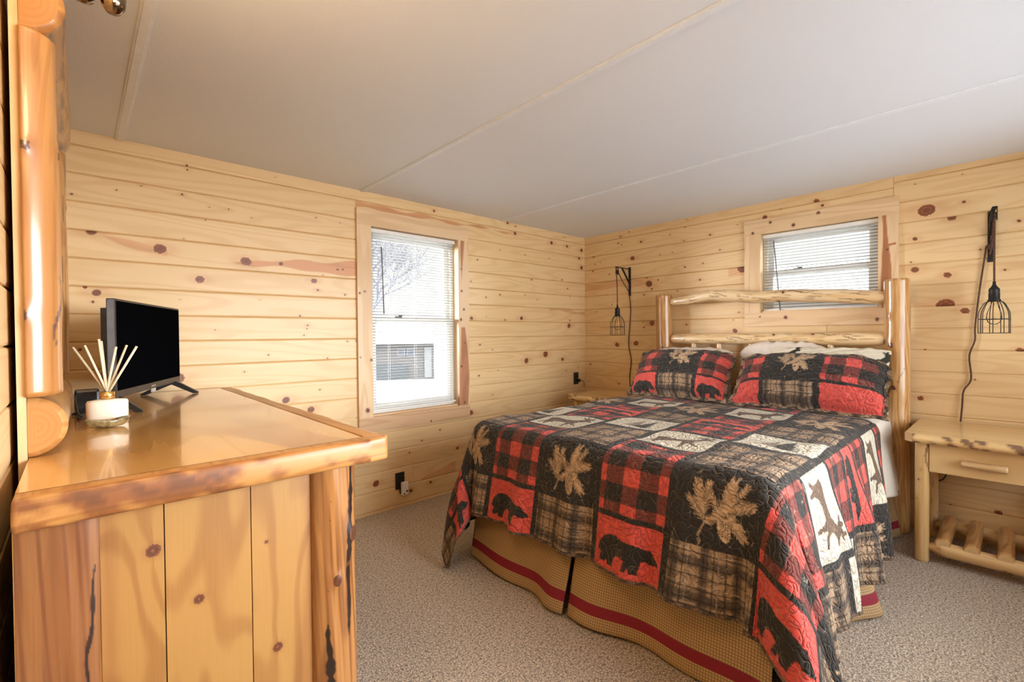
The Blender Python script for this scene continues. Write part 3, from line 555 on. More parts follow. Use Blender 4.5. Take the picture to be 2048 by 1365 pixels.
# ------------------------------------------------------------------ logs and slabs
def log(name, p0, p1, r, mat, parent=None, seed=0, bend=0., rough=.05, knots=6, bark=.0, dome=.5, taper=None, half=None, da=.006, path=None, streaks=0, zsq=1., stain=.3):
    """a peeled log from p0 to p1; r radius (number or function of t); half = direction the flat sawn back faces"""
    p0, p1 = Vector(p0), Vector(p1); Lg = (p1-p0).length; d = (p1-p0).normalized()
    x = d.cross(Vector((0, 0, 1)) if abs(d.z) < .9 else Vector((0, 1, 0))).normalized(); y = d.cross(x)
    rr = r if callable(r) else (lambda t: r+0*t)
    R0 = float(np.max(rr(np.array([.5]))))
    nt = max(12, int(Lg/da)); na = max(28, int(2*PI*R0/da)); t = np.linspace(0, 1, nt); a = np.linspace(0, 2*PI, na, endpoint=False)
    T, A = np.meshgrid(t, a, indexing='ij'); s = T*Lg
    rs = np.random.RandomState(seed+100)
    rad = rr(T).astype(float)
    f1, f2, f3 = wav(seed*7+1, 5, 3, 12), wav(seed*7+2, 5, 3, 14), wav(seed*7+3, 6, 6, 40)
    rad = rad*(1+rough*(f1(s)*np.cos(A+f2(s)*1.5)+.6*f2(s)*np.cos(2*A+3*f1(s)))+rough*.35*f3(s+.02*np.cos(A)))
    kn = np.zeros(T.shape+(4,), np.float32); kn[..., 3] = rs.rand()
    V = A*R0
    for _ in range(knots):
        kt, ka, kr = rs.uniform(.06, .94)*Lg, rs.uniform(0, 2*PI), R0*rs.uniform(.10, .24)
        dA = (A-ka+PI) % (2*PI)-PI; e = np.hypot((s-kt)*.8, dA*R0)/kr
        kn[..., 0] = np.maximum(kn[..., 0], np.where(e < .9, .55+.45*np.clip(np.sin(e*9), 0, 1), 0)*(rs.rand() < .8)); kn[..., 1] = np.maximum(kn[..., 1], np.exp(-(e/2.2)**2)*.55)
        rad += kr*.30*np.exp(-(e/1.5)**2); V = V+np.sign(dA)*kr*np.exp(-((s-kt)/(3*kr))**2)*np.exp(-np.abs(dA*R0)/(2*kr))
    g1, g2, g3 = wav(seed+31, 8, 20, 90), wav(seed+32, 8, 5, 24), wav(seed+33, 8, 34, 120)
    fld = g2(s*1.2+2*np.cos(A+seed))+.7*g1(s*.5+np.sin(A*2)*.25+A*.13)+.4*g3(s*.3+A*.2)
    kn[..., 1] = np.maximum(kn[..., 1], stain*sst(.05, .55, g2(s*.8+9+1.5*np.sin(A))+.3*g3(s*.4+A*.15)))
    if bark: kn[..., 2] = sst(.62-bark, .72-bark, fld)*(.55+.45*sst(-.2, .5, g3(s+A)))
    for _ in range(streaks):
        kt, ka, kl, kw = rs.uniform(.05, .95)*Lg, rs.uniform(0, 2*PI), rs.uniform(.02, .12), rs.uniform(.002, .007)
        dA = (A-ka-.25*np.sin((s-kt)*35)+PI) % (2*PI)-PI; kn[..., 2] = np.maximum(kn[..., 2], sst(1, .75, np.abs(dA)*R0/kw*(1+((s-kt)/kl)**2*1.5))*(np.abs(s-kt) < kl)*.9)
    endf = np.ones_like(T)
    if dome:
        e0 = R0*dome; k0 = np.clip(s/e0, 0, 1); k1 = np.clip((Lg-s)/e0, 0, 1)
        am = .85 if dome > .3 else .30; endf = np.sqrt(1-(1-k0)**2*am)*np.sqrt(1-(1-k1)**2*am); kn[..., 2] *= sst(.2, 1., np.minimum(k0, k1))
    rad *= endf
    cx, cy = bend*f1(s*.6+1)*Lg*.1, bend*f2(s*.6)*Lg*.1
    cx, cy = cx-(1-T)*cx[0, 0]-T*cx[-1, 0], cy-(1-T)*cy[0, 0]-T*cy[-1, 0]
    if path is not None:
        off = path(t); cxw = off[:, None, :]
    else: cxw = np.zeros((nt, 1, 3))
    X, Y = rad*np.cos(A), rad*np.sin(A)
    o0, xv, yv, dv = (np.array(v) for v in (p0, x, y, d))
    P = o0+s[..., None]*dv+(X+cx)[..., None]*xv+(Y+cy)[..., None]*yv+cxw
    if half is not None:
        hv = np.array(Vector(half).normalized()); ctr = o0+s[..., None]*dv+cxw+(cx[..., None]*xv+cy[..., None]*yv); q = ((P-ctr)*hv).sum(-1); P = P-np.clip(q, 0, None)[..., None]*hv
    # caps: rings toward the middle
    n = T.size; Vv = [P.reshape(-1, 3)]; uv = [np.stack([s, V], -1).reshape(-1, 2)]; kk = [kn.reshape(-1, 4)]; F = [gfaces(nt, na, False, True)]; mi = [np.zeros(len(F[0]), int)]
    # the uv seam: last column wraps, keep a continuous mirrored angle instead
    Vs = np.minimum(V, 2*PI*R0-V); uv = [np.stack([s, Vs+.3*np.sin(A)*R0*0], -1).reshape(-1, 2)]
    off = n
    for end, base in ((0, 0), (1, (nt-1)*na)):
        ring = P[0 if end == 0 else -1]; c = ring.mean(0); K = 5; prev = None
        for k in range(0, K+1):
            f = 1-k/K*.999; pts = c+(ring-c)*f; Vv.append(pts); uv.append(np.stack([np.full(na, R0*f), a*.0+a*0], -1)); q = np.zeros((na, 4), np.float32); q[:, 3] = .5; kk.append(q)
            cur = np.arange(na)+off; nx = np.roll(np.arange(na), -1)
            if prev is None: prev = cur; off += na; continue
            f4 = np.stack([prev, cur, cur[nx], prev[nx]], 1); f4 = f4 if end == 0 else f4[:, ::-1]
            F.append(f4); mi.append(np.ones(len(f4), int)); prev = cur; off += na
    m = mat if isinstance(mat, (list, tuple)) else [mat, M['end']]
    return mesh_np(name, np.vstack(Vv), np.vstack(F), m, parent, np.vstack(uv), np.vstack(kk), True, np.concatenate(mi))
def slab(name, pts, z0, z1, mat, parent=None, live=(), seed=0, bulge=.006, bark=.25, wob=.006, tilt=0., stain=.3):
    """a plank with outline pts (counter-clockwise); live = indices of edges (i -> i+1) left wavy"""
    out = []; tg = []
    n = len(pts)
    for i in range(n):
        a, b = Vector(pts[i]).to_2d() if len(pts[i]) == 3 else Vector(pts[i]), Vector(pts[(i+1) % n]); L_ = (b-a).length; k = max(1, int(L_/.006)); nn = Vector((b-a)).normalized(); nn = Vector((nn.y, -nn.x))
        w = wav(seed+i*5, 7, 4, 34)
        for j in range(k):
            t = j/k; p = a+(b-a)*t; e = math.sin(PI*t)**.3 if 0 < t < 1 else 0
            if i in live: p = p+nn*(w(t*L_)*wob*e)
            out.append(p); tg.append(1. if i in live else 0.)
    N = len(out); O = np.array([[p.x, p.y] for p in out]); tg = np.array(tg)
    d = np.roll(O, -1, 0)-np.roll(O, 1, 0); d /= np.linalg.norm(d, axis=1)[:, None]+1e-9; nr = np.stack([d[:, 1], -d[:, 0]], 1)
    h = z1-z0; prof = [(-.006, 1), (-.0015, .97), (0, .90), (.6, .7), (1, .5), (.9, .3), (.4, .12), (-.001, .03), (-.006, 0)]
    wz = wav(seed+77, 7, 5, 40); per = np.concatenate([[0], np.cumsum(np.linalg.norm(np.diff(O, axis=0), axis=1))])
    V = []; UV = []; K = []
    g2, g3, g4 = wav(seed+5, 8, 6, 30), wav(seed+6, 8, 40, 140), wav(seed+8, 8, 100, 300)
    for o_, zf in prof:
        off = np.full(N, min(o_, 0)) if o_ <= 0 else tg*bulge*o_*(1+.5*wz(per))
        if o_ < 0: off = off*(1+tg)
        p = O+nr*off[:, None]; z = z0+h*zf+(tilt*tg*(.5-zf))
        V.append(np.column_stack([p, np.full(N, 0.)+z])); UV.append(np.column_stack([per, np.full(N, h*zf)]))
        k = np.zeros((N, 4)); k[:, 3] = (seed*.31) % 1
        if 0 < zf < 1:
            f = g2(per)+.8*g3(per+zf*.03)+.5*g4(per*.6+zf*.05)+.25*np.cos(zf*7+g2(per)*5); k[:, 2] = tg*sst(.75-bark*2, .95-bark*2, f)*.9; k[:, 1] = tg*sst(-.3, .5, f)*stain*1.6
        K.append(k)
    R_ = len(prof); V = np.vstack(V); F = []
    for r_ in range(R_-1):
        i = np.arange(N); j = (i+1) % N; F.append(np.stack([r_*N+j, r_*N+i, (r_+1)*N+i, (r_+1)*N+j], 1))
    me_o = mesh_np(name, V, np.vstack(F), mat, parent, np.vstack(UV), np.vstack(K), True)
    # caps
    bm = bmesh.new(); bm.from_mesh(me_o.data); bm.verts.ensure_lookup_table(); uvl = bm.loops.layers.uv['UVMap']
    for base in (0, (R_-1)*N):
        vs = [bm.verts[base+i] for i in range(N)]
        if base: vs.reverse()
        f = bm.faces.new(vs); f.smooth = False
        for l in f.loops:
            xx, yy = l.vert.co.x, l.vert.co.y; l[uvl].uv = (yy, xx)
    bmesh.ops.recalc_face_normals(bm, faces=bm.faces[:]); bm.to_mesh(me_o.data); bm.free()
    return me_o
# ------------------------------------------------------------------ dresser
dr = empty('dresser', (-3.5, -.92, 0)); tag(dr, 'large honey coloured log dresser with live edge top in the left foreground', 'dresser')
DX0, DX1, DY0, DY1, DZ = -3.791, -3.168, -1.757, -.09, .930
def inpar(o, p):
    o.parent = p; o.matrix_parent_inverse = Matrix.Translation(p.location).inverted() if p.parent is None else Matrix.Identity(4); return o
# top: planked middle, border pieces with live edges
def planked(name, x0, x1, y0, y1, z0, z1, cuts, mat, parent, axis='y', gap=.0):
    xs = np.array(sorted(set(np.round(np.arange(x0, x1, .006), 4)) | {x1} | {c+e for c in cuts for e in (-.0012, 0, .0012)})); ys = np.arange(y0, y1+.005, .01); ys[-1] = y1
    X, Y = np.meshgrid(xs, ys, indexing='ij'); Z = np.full_like(X, z1); kn = np.zeros(X.shape+(4,), np.float32); bi = np.zeros_like(X)
    for c in cuts: bi += X > c; Z -= gap*(np.abs(X-c) < .0006)
    kn[..., 3] = (bi*.271+.13) % 1
    return X, Y, Z, kn
X, Y, Z, kn = planked('', DX0, DX1, DY0, DY1, 0, DZ, [-3.70, -3.55, -3.43, -3.32, -3.235], None, None)
st = wav(3, 8, 2, 16); kn[..., 1] = .75*sst(.25, .6, st(Y*1.4+X*3)+.8*np.exp(-((X+3.30)/.07)**2)-.15*(X < -3.5))*sst(-3.75, -3.6, X)
kn[..., 2] = np.where(np.abs(X+3.46+.02*np.sin(Y*9)) < .0035*np.clip(1-np.abs((Y+1.25)/.09), 0, 1), .6, 0)+np.where(np.abs(X+3.52+.03*np.sin(Y*7)) < .004*np.clip(1-np.abs((Y+.98)/.07), 0, 1), .5, 0)
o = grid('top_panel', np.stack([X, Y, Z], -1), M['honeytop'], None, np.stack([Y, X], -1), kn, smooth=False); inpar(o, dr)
b = MB(); b.box(DX0, DX1, DY0, DY1, DZ-.055, DZ-.0015); inpar(b.build('top_core', M['honey']), dr)
o = slab('top_edge', [(-3.792, -1.7585), (-3.792, -1.805), (-3.165, -1.806), (-3.12, -1.80), (-3.108, -1.782), (-3.110, -1.7585)], DZ-.058, DZ+.001, M['honeyedge'], None, live=(1,), seed=4, bulge=.002, wob=.002, bark=.13, stain=.8); inpar(o, dr)
o = slab('top_edge', [(-3.1665, -1.7575), (-3.112, -1.7575), (-3.115, -1.0), (-3.112, -.088), (-3.1665, -.088)], DZ-.058, DZ+.001, M['honeyedge'], None, live=(1, 2), seed=9, bulge=.010, wob=.010, bark=.08, stain=.4); inpar(o, dr)
# side panel toward the camera: three boards with dark joints
o = MB(); o.box(-3.79, -3.215, -1.745, -.11, .05, DZ-.06); inpar(o.build('carcass', M['darkwood']), dr)
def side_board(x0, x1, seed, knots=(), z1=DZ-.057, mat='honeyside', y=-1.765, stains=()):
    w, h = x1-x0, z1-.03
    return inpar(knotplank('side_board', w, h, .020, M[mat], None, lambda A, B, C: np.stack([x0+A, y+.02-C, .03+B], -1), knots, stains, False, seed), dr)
side_board(-3.684, -3.5885, 3, [(.078, .745, .012, 1), ], stains=[lambda A, B: .5*sst(.02, 0, np.abs(A-.012))])
side_board(-3.5865, -3.4335, 8, [(.055, .62, .009, 1)])
side_board(-3.4315, -3.300, 6, [(.05, .45, .01, 1), (.03, .70, .004, 0)], stains=[lambda A, B: .55*sst(.085, .11, A+.02*np.sin(B*7))])
# rear upright: a broad flattened dark log; front upright: a rounded log
def upright(name, x0, x1, yb, dep, seed, mat, crack):
    w = x1-x0; z = np.arange(.03, DZ-.055, .0025); a = np.linspace(0, 1, 60); Zg, A = np.meshgrid(z, a, indexing='ij')
    f, g, h_, q = wav(seed, 6, 4, 18), wav(seed+1, 6, 6, 30), wav(seed+2, 8, 30, 120), wav(seed+3, 8, 8, 40)
    bul = np.sin(PI*np.clip(A, 0, 1))**.55
    Xg = x0+A*w+(.004*f(Zg)*(A > .5))*np.ones_like(A); Yg = yb-dep*bul*(1+.12*g(Zg+A))
    kn = np.zeros(A.shape+(4,), np.float32); kn[..., 3] = .37
    fl = q(Zg*1.0+A*2.2)+.8*h_(A*.5+Zg*.06)+.5*f(Zg*2)
    kn[..., 1] = .95*sst(-.2, .8, fl)
    for cx, cw, z0, z1 in crack:
        c = cx+.05*np.sin(Zg*9)+.03*g(Zg*3); kn[..., 2] = np.maximum(kn[..., 2], sst(1.1, .7, np.abs(A-c)/(cw*(1+.5*h_(Zg)+.5*h_(Zg*2.7))*np.sqrt(np.clip(1-((Zg-(z0+z1)/2)/((z1-z0)/2))**2, 1e-6, 1))+1e-4))*sst(-.9, -.3, h_(Zg*1.3+1)))
    for kx, kz, kr in ((.45, .60, .010), (.9, .70, .014), (.35, .33, .010)) if mat == 'umber' else ((.9, .22, .012),):
        e = np.hypot((A-kx)*w, (Zg-kz)*.7)/kr; kn[..., 0] = np.maximum(kn[..., 0], np.where((e < 1), .35+.6*(np.sin(e*10) > .3), 0)); Yg -= .006*np.exp(-(e/1.6)**2)
    o = grid(name, np.stack([Xg, Yg, Zg], -1), M[mat], None, np.stack([Zg, A*w], -1), kn, flip=True); inpar(o, dr)
upright('corner_post', -3.303, -3.196, -1.768, .030, 21, 'umber', [(.78, .07, .45, .9), (.30, .10, .05, .50)])
upright('corner_post', -3.795, -3.683, -1.762, .012, 44, 'redwood', [(.88, .03, .55, .78), (.9, .02, .42, .5)])
b = MB(); b.box(-3.303, -3.198, -1.769, -1.74, .03, DZ-.058); b.box(-3.795, -3.683, -1.763, -1.74, .03, DZ-.058); inpar(b.build('post_back', M['honey']), dr)
# drawers on the room side
for r_, (za, zb) in enumerate(((.10, .34), (.36, .60), (.62, .84))):
    for ya, yb in ((-1.70, -.92), (-.90, -.14)):
        b = MB(); b.box(-3.216, -3.198, ya, yb, za, zb, bev=.003); q = inpar(b.build('drawer', M['honey']), dr)
        h_ = log('handle', (-3.185, (ya+yb)/2-.07, (za+zb)/2), (-3.185, (ya+yb)/2+.07, (za+zb)/2), .012, [M['log'], M['endpale']], None, seed=r_+3, da=.008); h_.parent = q
for y in (-1.70, -.16):
    for x in (-3.75, -3.24): b = MB(); b.box(x-.03, x+.03, y-.03, y+.03, 0, .06); inpar(b.build('foot', M['honey']), dr)
# ------------------------------------------------------------------ mirror on the dresser
mr = empty('log_framed_mirror', (-3.76, -.95, DZ)); tag(mr, 'log framed mirror standing on the back of the dresser, seen nearly edge on', 'mirror')
MY0, MY1 = -1.44, -.47
ML = [M['mirlog'], M['end']]
for nm, p0, p1, r, sd, bk in (('bottom_rail', (-3.792, MY0, .998), (-3.792, MY1, .998), .0665, 12, .0), ('top_rail', (-3.792, MY0, 1.945), (-3.792, MY1+.02, 1.945), .076, 13, .32)):
    inpar(log(nm, p0, p1, r, ML, None, seed=sd, rough=.03, knots=9, bark=bk, half=(-1, 0, 0), dome=.12, streaks=4), mr)
inpar(log('frame_post', (-3.792, MY0+.035, 1.066), (-3.792, MY0+.035, 1.875), .0585, ML, None, seed=22, rough=.05, knots=10, half=(-1, 0, 0), dome=.1, streaks=6, stain=.6), mr)
inpar(log('frame_post', (-3.792, MY1-.07, 1.066), (-3.792, MY1-.07, 1.875), .062, ML, None, seed=25, rough=.06, knots=10, bark=.20, half=(-1, 0, 0), dome=.1, streaks=8, stain=.8), mr)
b = MB(); b.box(-3.8065, -3.7925, MY0-.012, MY1+.01, .80, 2.02); q = inpar(b.build('backing_board', M['casing']), mr)
b = MB(); b.box(-3.7922, -3.789, MY0+.09, MY1-.12, 1.06, 1.88); inpar(b.build('mirror_glass', M['mirror']), mr)
# ------------------------------------------------------------------ television
TVM = Matrix.Translation((-3.490, -.473, DZ+.0015)) @ Matrix.Rotation(math.atan2(.624, .264), 4, 'Z')    # local x along the screen, -y toward the room
tv = empty('television'); tv.matrix_world = TVM; tag(tv, 'small black flat screen television on the far end of the dresser', 'television')
wv, z0, z1 = .339, .053, .402
def put(o): o.parent = tv; return o
b = MB(); b.box(-wv, wv, -.012, .014, z0, z1, bev=.003); put(b.build('bezel', M['bezel']))
b = MB(); b.box(-wv+.008, wv-.008, -.0135, -.010, z0+.026, z1-.008); put(b.build('screen', M['screen']))
b = MB(); b.prism([(-.30, .014), (.30, .014), (.26, .060), (-.26, .060)], z0+.03, z1-.03, I4); put(b.build('rear_housing', M['black']))
b = MB(); b.prism([(-.14, .058), (.14, .058), (.14, .082), (-.14, .082)], .20, .26, I4); put(b.build('wall_mount_hump', M['black']))
b = MB(); b.box(-.022, .022, -.0132, -.0115, z0+.009, z0+.0155); put(b.build('logo', plain('grey_logo', (.25, .2, .17), .4)))
b = MB(); b.box(-.018, .018, -.015, -.008, z0-.014, z0+.002, bev=.001); b.build('sensor_window', plain('clear_sensor', (.45, .40, .36), .15), tv)
for s in (-1, 1):
    b = MB()
    for yy in ((-.085, .10) if s > 0 else (-.060, .10)): b.prism([(0, z0+.012), (.0, z0-.008), (yy, 0), (yy+(.02 if yy > 0 else -.02), 0), (yy+(.02 if yy > 0 else -.02), .006), (yy*.4, z0-.002)] if yy > 0 else [(yy-.02, .006), (yy-.02, 0), (yy, 0), (0, z0-.008), (0, z0+.012), (yy*.4, z0-.002)], -.009, .009, Matrix.Translation((.265 if s > 0 else -.315, 0, 0)) @ Matrix(((0, 0, 1, 0), (1, 0, 0, 0), (0, 1, 0, 0), (0, 0, 0, 1))))
    b.build('foot', M['black'], tv)
# black power adapter and cables behind it
b = MB(); b.box(-.035, .035, -.028, .028, 0, .075, bev=.008); o = tag(b.build('power_adapter', M['black'], None, (-3.685, -.56, DZ)), 'black power adapter standing behind the reed diffuser on the dresser', 'adapter')
b = MB(); b.tube(spline([(-3.70, -.57, .985), (-3.715, -.62, .985), (-3.712, -.74, .95), (-3.70, -.80, .935), (-3.66, -.74, .934), (-3.69, -.64, .934), (-3.60, -.60, .934), (-3.56, -.64, .936), (-3.60, -.72, .934), (-3.70, -.70, .936), (-3.708, -.86, .935), (-3.68, -.83, .936)]), .0028, 6)
tag(b.build('power_cable', M['black']), 'coiled black cable lying on the dresser behind the reed diffuser', 'cable')
# ------------------------------------------------------------------ reed diffuser and dish
DP = Vector((-3.643, -1.005, DZ)); rz = .0
rd = empty('reed_diffuser', DP, rz); tag(rd, 'cream ceramic reed diffuser with gold neck and pale reeds', 'diffuser')
b = MB(); b.lathe([(.0, .0), (.047, .0), (.050, .004), (.0505, .03), (.0505, .068), (.047, .074), (.016, .078), (.0, .078)], n=56, sy=.62); b.build('vessel', M['ceramic'], rd)
b = MB(); b.lathe([(.0, .077), (.0185, .077), (.0185, .0985), (.015, .100), (.011, .098), (.0, .098)], n=32); b.build('neck', M['gold'], rd)
for x0, x1, yy, z1_ in ((.008, -.076, .03, .238), (.006, -.050, -.01, .244), (.0, -.018, -.02, .262), (.0, -.011, .03, .256), (-.006, .022, -.02, .238), (-.006, .050, .02, .242), (-.004, .072, -.02, .238)):
    b = MB(); b.tube([(x0*.6, 0, .086), (x1, yy, z1_)], .0034, 8); b.build('reed', M['reed'], rd)
def dish():
    n, m = 60, 14; a = np.linspace(0, 2*PI, n, endpoint=False); t = np.linspace(0, 1, m)
    A, T = np.meshgrid(a, t, indexing='ij'); pt = np.abs(np.cos(A))**6
    rx = .041+.012*pt; ry = .025-.005*pt
    rr = np.sqrt(T); outer = np.stack([rx*rr*np.cos(A), ry*rr*np.sin(A), .001+.024*(T**3)+.004*np.cos(2*A)*T**4], -1)
    inner = np.stack([rx*rr*.93*np.cos(A), ry*rr*.90*np.sin(A), .006+.019*(T**3)+.004*np.cos(2*A)*T**4], -1)[:, ::-1]
    return np.concatenate([outer, inner], 1)
P = dish(); ds = empty('leaf_dish', (-3.646, -1.085, DZ), .12); tag(ds, 'small brown glazed leaf shaped dish in front of the diffuser', 'dish')
o = grid('dish_body', P, M['dish'], ds, cu=True)
n_, m_ = 60, 8; a = np.linspace(0, 2*PI, n_, endpoint=False); t = np.linspace(0, 1, m_); A, T = np.meshgrid(a, t, indexing='ij')
grid('crackle_glaze', np.stack([.036*T*np.cos(A), .0165*T*np.sin(A), .0145+.004*T**3+.0015*np.sin(9*A)*np.cos(T*14)], -1), M['glaze'], ds, cu=True)
# ------------------------------------------------------------------ ceiling light by the mirror, only its lowest knobs in view
cl = empty('ceiling_light', (-3.655, -1.90, H)); tag(cl, 'bronze ceiling light whose lowest knobs peek in at the top left', 'ceiling light')
b = MB(); b.lathe([(0, 0), (.07, 0), (.065, -.02), (.02, -.03), (.012, -.05), (.012, -.20), (.03, -.22), (.035, -.24), (.01, -.27), (0, -.27)], n=28); b.build('stem', M['bronze'], cl)
M['shade'] = plain('frosted_glass_shade', (.9, .8, .62), .4, emi=(1., .72, .42), emis=6.)
for k in range(2):
    ang = math.atan2(.26, .012)+k*PI; c, s = math.cos(ang), math.sin(ang)
    b = MB(); b.tube(spline([(0, 0, -.20), (.08*c, .08*s, -.25), (.19*c, .19*s, -.245), (.245*c, .245*s, -.215)]), .009, 10)
    b.lathe([(0, -.278), (.012, -.275), (.020, -.262), (.022, -.240), (.014, -.222), (.020, -.214), (.030, -.205), (.030, -.19), (0, -.19)], (.262*c, .262*s, 0), 20); arm = b.build('arm', M['bronze'], cl)
    b = MB(); b.lathe([(.004, -.272), (.016, -.267), (.020, -.250), (.012, -.232), (.006, -.20)], (.265*c-.046*s, .265*s+.046*c, 0), 20); b.tube([(.262*c, .262*s, -.222), (.265*c-.046*s, .265*s+.046*c, -.222)], .005, 8); b.build('knob', M['bronze'], arm)
    b = MB(); b.lathe([(.02, -.19), (.045, -.17), (.062, -.13), (.066, -.085), (.064, -.085), (.06, -.13), (.043, -.167), (.018, -.186)], (.262*c, .262*s, 0), 28); b.build('glass_shade', M['shade'], cl)
for k in range(1):
    l = bpy.data.lights.new('ceiling_lamp_glow', 'POINT'); l.energy = LAMP; l.color = (1., .70, .40); l.shadow_soft_size = .10
    o = bpy.data.objects.new('ceiling_lamp_glow', l); COL.objects.link(o); o.location = (-3.58, -2.14, 1.90)
# ------------------------------------------------------------------ sockets
def socket(loc, wall_, label):
    r = empty('wall_socket', loc, 0 if wall_ == 'back' else -PI/2); tag(r, label, 'socket')
    b = MB(); b.box(-.035, .035, -.007, 0, -.058, .058, bev=.003); b.build('cover_plate', M['black'], r)
    for z in (-.02, .02): b = MB(); b.box(-.013, .013, -.0095, -.006, z-.013, z+.013, bev=.002); b.build('outlet', M['blackmetal'], r)
    return r
socket((-2.078, 0, .185), 'back', 'black wall socket low on the left wall below the tall window')
wp = empty('plug_in_device', (-2.062, -.009, .142)); tag(wp, 'white rounded plug-in unit in the low black socket', 'plug-in device')
b = MB(); b.box(-.022, .026, -.042, -.012, -.052, .040, bev=.011); b.build('body', M['white'], wp)
b = MB(); b.box(-.024, .028, -.014, 0, -.045, .034, bev=.004); b.build('back_shell', M['black'], wp)
b = MB(); b.lathe([(0, 0), (.0075, 0), (.0075, .002), (0, .002)], (0, 0, 0), 20, Matrix.Translation((.012, -.0415, -.024)) @ Matrix.Rotation(PI/2, 4, 'X')); b.box(-.012, -.004, -.0435, -.041, -.044, -.034); b.build('sensor', M['black'], wp)
socket((-.152, 0, .765), 'back', 'black wall socket in the far corner above the far nightstand')
b = MB(); b.box(-.14, -.116, -.032, -.008, .728, .758, bev=.003); b.tube(spline([(-.128, -.03, .74), (-.11, -.05, .742), (-.095, -.055, .72), (-.09, -.05, .69)]), .003, 6); tag(b.build('plug', M['black']), 'black plug with short lead in the corner wall socket', 'plug')
# ------------------------------------------------------------------ bed frame
PL = [M['postlog'], M['endpale']]; LG = [M['log'], M['endpale']]
bed = empty('log_bed', (-1.1, -1.67, 0)); tag(bed, 'log bed frame with two thick posts and bark flecked rails', 'bed')
inpar(log('post', (-.13, -2.437, 0), (-.13, -2.437, 1.505), .0625, PL, None, seed=51, rough=.018, knots=10, dome=.16, streaks=3, stain=.5), bed)
inpar(log('post', (-.13, -.945, 0), (-.13, -.925, 1.515), .0640, PL, None, seed=52, rough=.02, knots=6, dome=.16, streaks=1, stain=.5), bed)
def bendz(pts):
    tt = np.array([p[0] for p in pts]); zz = np.array([p[1] for p in pts])
    def f(t):
        z = np.interp(t, tt, zz); k = np.ones(9)/9; z = np.convolve(np.pad(z, 4, 'edge'), k, 'valid'); o = np.zeros((len(t), 3)); o[:, 2] = z; return o
    return f
rt = lambda t: np.interp(t, [0, .03, .1, .25, .6, .9, .97, 1], [.026, .033, .037, .043, .042, .044, .042, .03])
inpar(log('top_rail', (-.13, -.985, 1.452), (-.13, -2.395, 1.398), rt, LG, None, seed=61, rough=.07, knots=16, bark=.30, dome=.5, streaks=18, path=bendz([(0, 0), (.1, .010), (.22, .045), (.33, .040), (.45, .020), (.6, .030), (.8, .018), (1, 0)])), bed)
inpar(log('lower_rail', (-.13, -.990, 1.150), (-.13, -2.395, 1.148), lambda t: np.interp(t, [0, .02, .1, .9, .97, 1], [.028, .036, .040, .043, .040, .03]), LG, None, seed=62, rough=.03, knots=14, bark=.20, dome=.5, streaks=14), bed)
inpar(log('bottom_rail', (-.13, -.990, .52), (-.13, -2.395, .52), .04, LG, None, seed=63, rough=.03, knots=6, bark=.2), bed)
for i, y in enumerate((-1.185, -1.385, -1.615, -1.86, -2.10)):
    inpar(log('spindle', (-.13, y, .53), (-.13, y, 1.135), lambda t: np.interp(t, [0, .08, .2, .8, .93, 1], [.016, .02, .030, .030, .020, .016]), LG, None, seed=70+i, rough=.04, knots=3, bark=.12, da=.008), bed)
b = MB()
for y in (-2.35, -.98): b.box(-2.02, -.16, y-.015, y+.015, .20, .24)
b.box(-2.03, -2.0, -2.35, -.98, .20, .24); inpar(b.build('steel_rail', M['blackmetal']), bed)
for x in (-2.0, -1.1, -.30):
    for y in (-2.40 if x > -.5 else -2.33, -1.0): b = MB(); b.box(x-.02, x+.02, y-.02, y+.02, .0, .2); b.lathe([(0, 0), (.028, 0), (.03, .03), (.02, .05), (0, .05)], (x, y, 0), 16); inpar(b.build('frame_foot', M['black']), bed)
b = MB(); b.box(-2.06, -.20, -2.36, -.96, .245, .43, bev=.02); tag(b.build('box_spring', M['mattress']), 'box spring between the mattress and the tan bed skirt', 'box spring')
b = MB(); b.box(-2.09, -.20, -2.39, -.93, .432, .685, bev=.05); tag(b.build('mattress', M['mattress']), 'thick mattress under the patchwork quilt', 'mattress')
# ------------------------------------------------------------------ bed skirt
def skirt(name, path, fold, parent, seed, z0=.012, z1=.44):
    """cloth hanging along path [(x, y)], bottom fuller than the top"""
    P = [Vector((p[0], p[1], 0)) for p in path]; seg = [0]
    for a, c in zip(P, P[1:]): seg.append(seg[-1]+(c-a).length)
    Lg = seg[-1]; n = int(Lg/.01)+1; s = np.linspace(0, Lg, n); X = np.interp(s, seg, [p.x for p in P]); Y = np.interp(s, seg, [p.y for p in P])
    d = np.gradient(np.stack([X, Y], 1), axis=0); d /= np.linalg.norm(d, axis=1)[:, None]; nr = np.stack([d[:, 1], -d[:, 0]], 1)
    z = np.linspace(z0, z1, 36); t = (z1-z)/(z1-z0); w = fold(s)
    PX = X[:, None]+nr[:, :1]*(w[:, None]*t[None]**1.1); PY = Y[:, None]+nr[:, 1:]*(w[:, None]*t[None]**1.1)
    fl = np.concatenate([[0], np.cumsum(np.hypot(np.diff(PX[:, 0]), np.diff(PY[:, 0])))]); Z = np.broadcast_to(z, PX.shape)+.004*np.sin(s*11)[:, None]*t[None]
    o = grid(name, np.stack([PX, PY, Z], -1), M['skirt'], None, np.stack([np.broadcast_to(fl[:, None], PX.shape), np.broadcast_to(z-z0, PX.shape)], -1)); md = o.modifiers.new('cloth', 'SOLIDIFY'); md.thickness = .003
    return inpar(o, parent)
sk = empty('bed_skirt', (-2.1, -1.67, 0)); tag(sk, 'tan checked bed skirt with a burgundy stripe near the carpet', 'bed skirt')
def fo(f0, ph, a, base=.055): return lambda s: base+a*np.sin(s*f0+ph)+a*.5*np.sin(s*f0*2.3+ph*2)
SK0 = np.array([0])
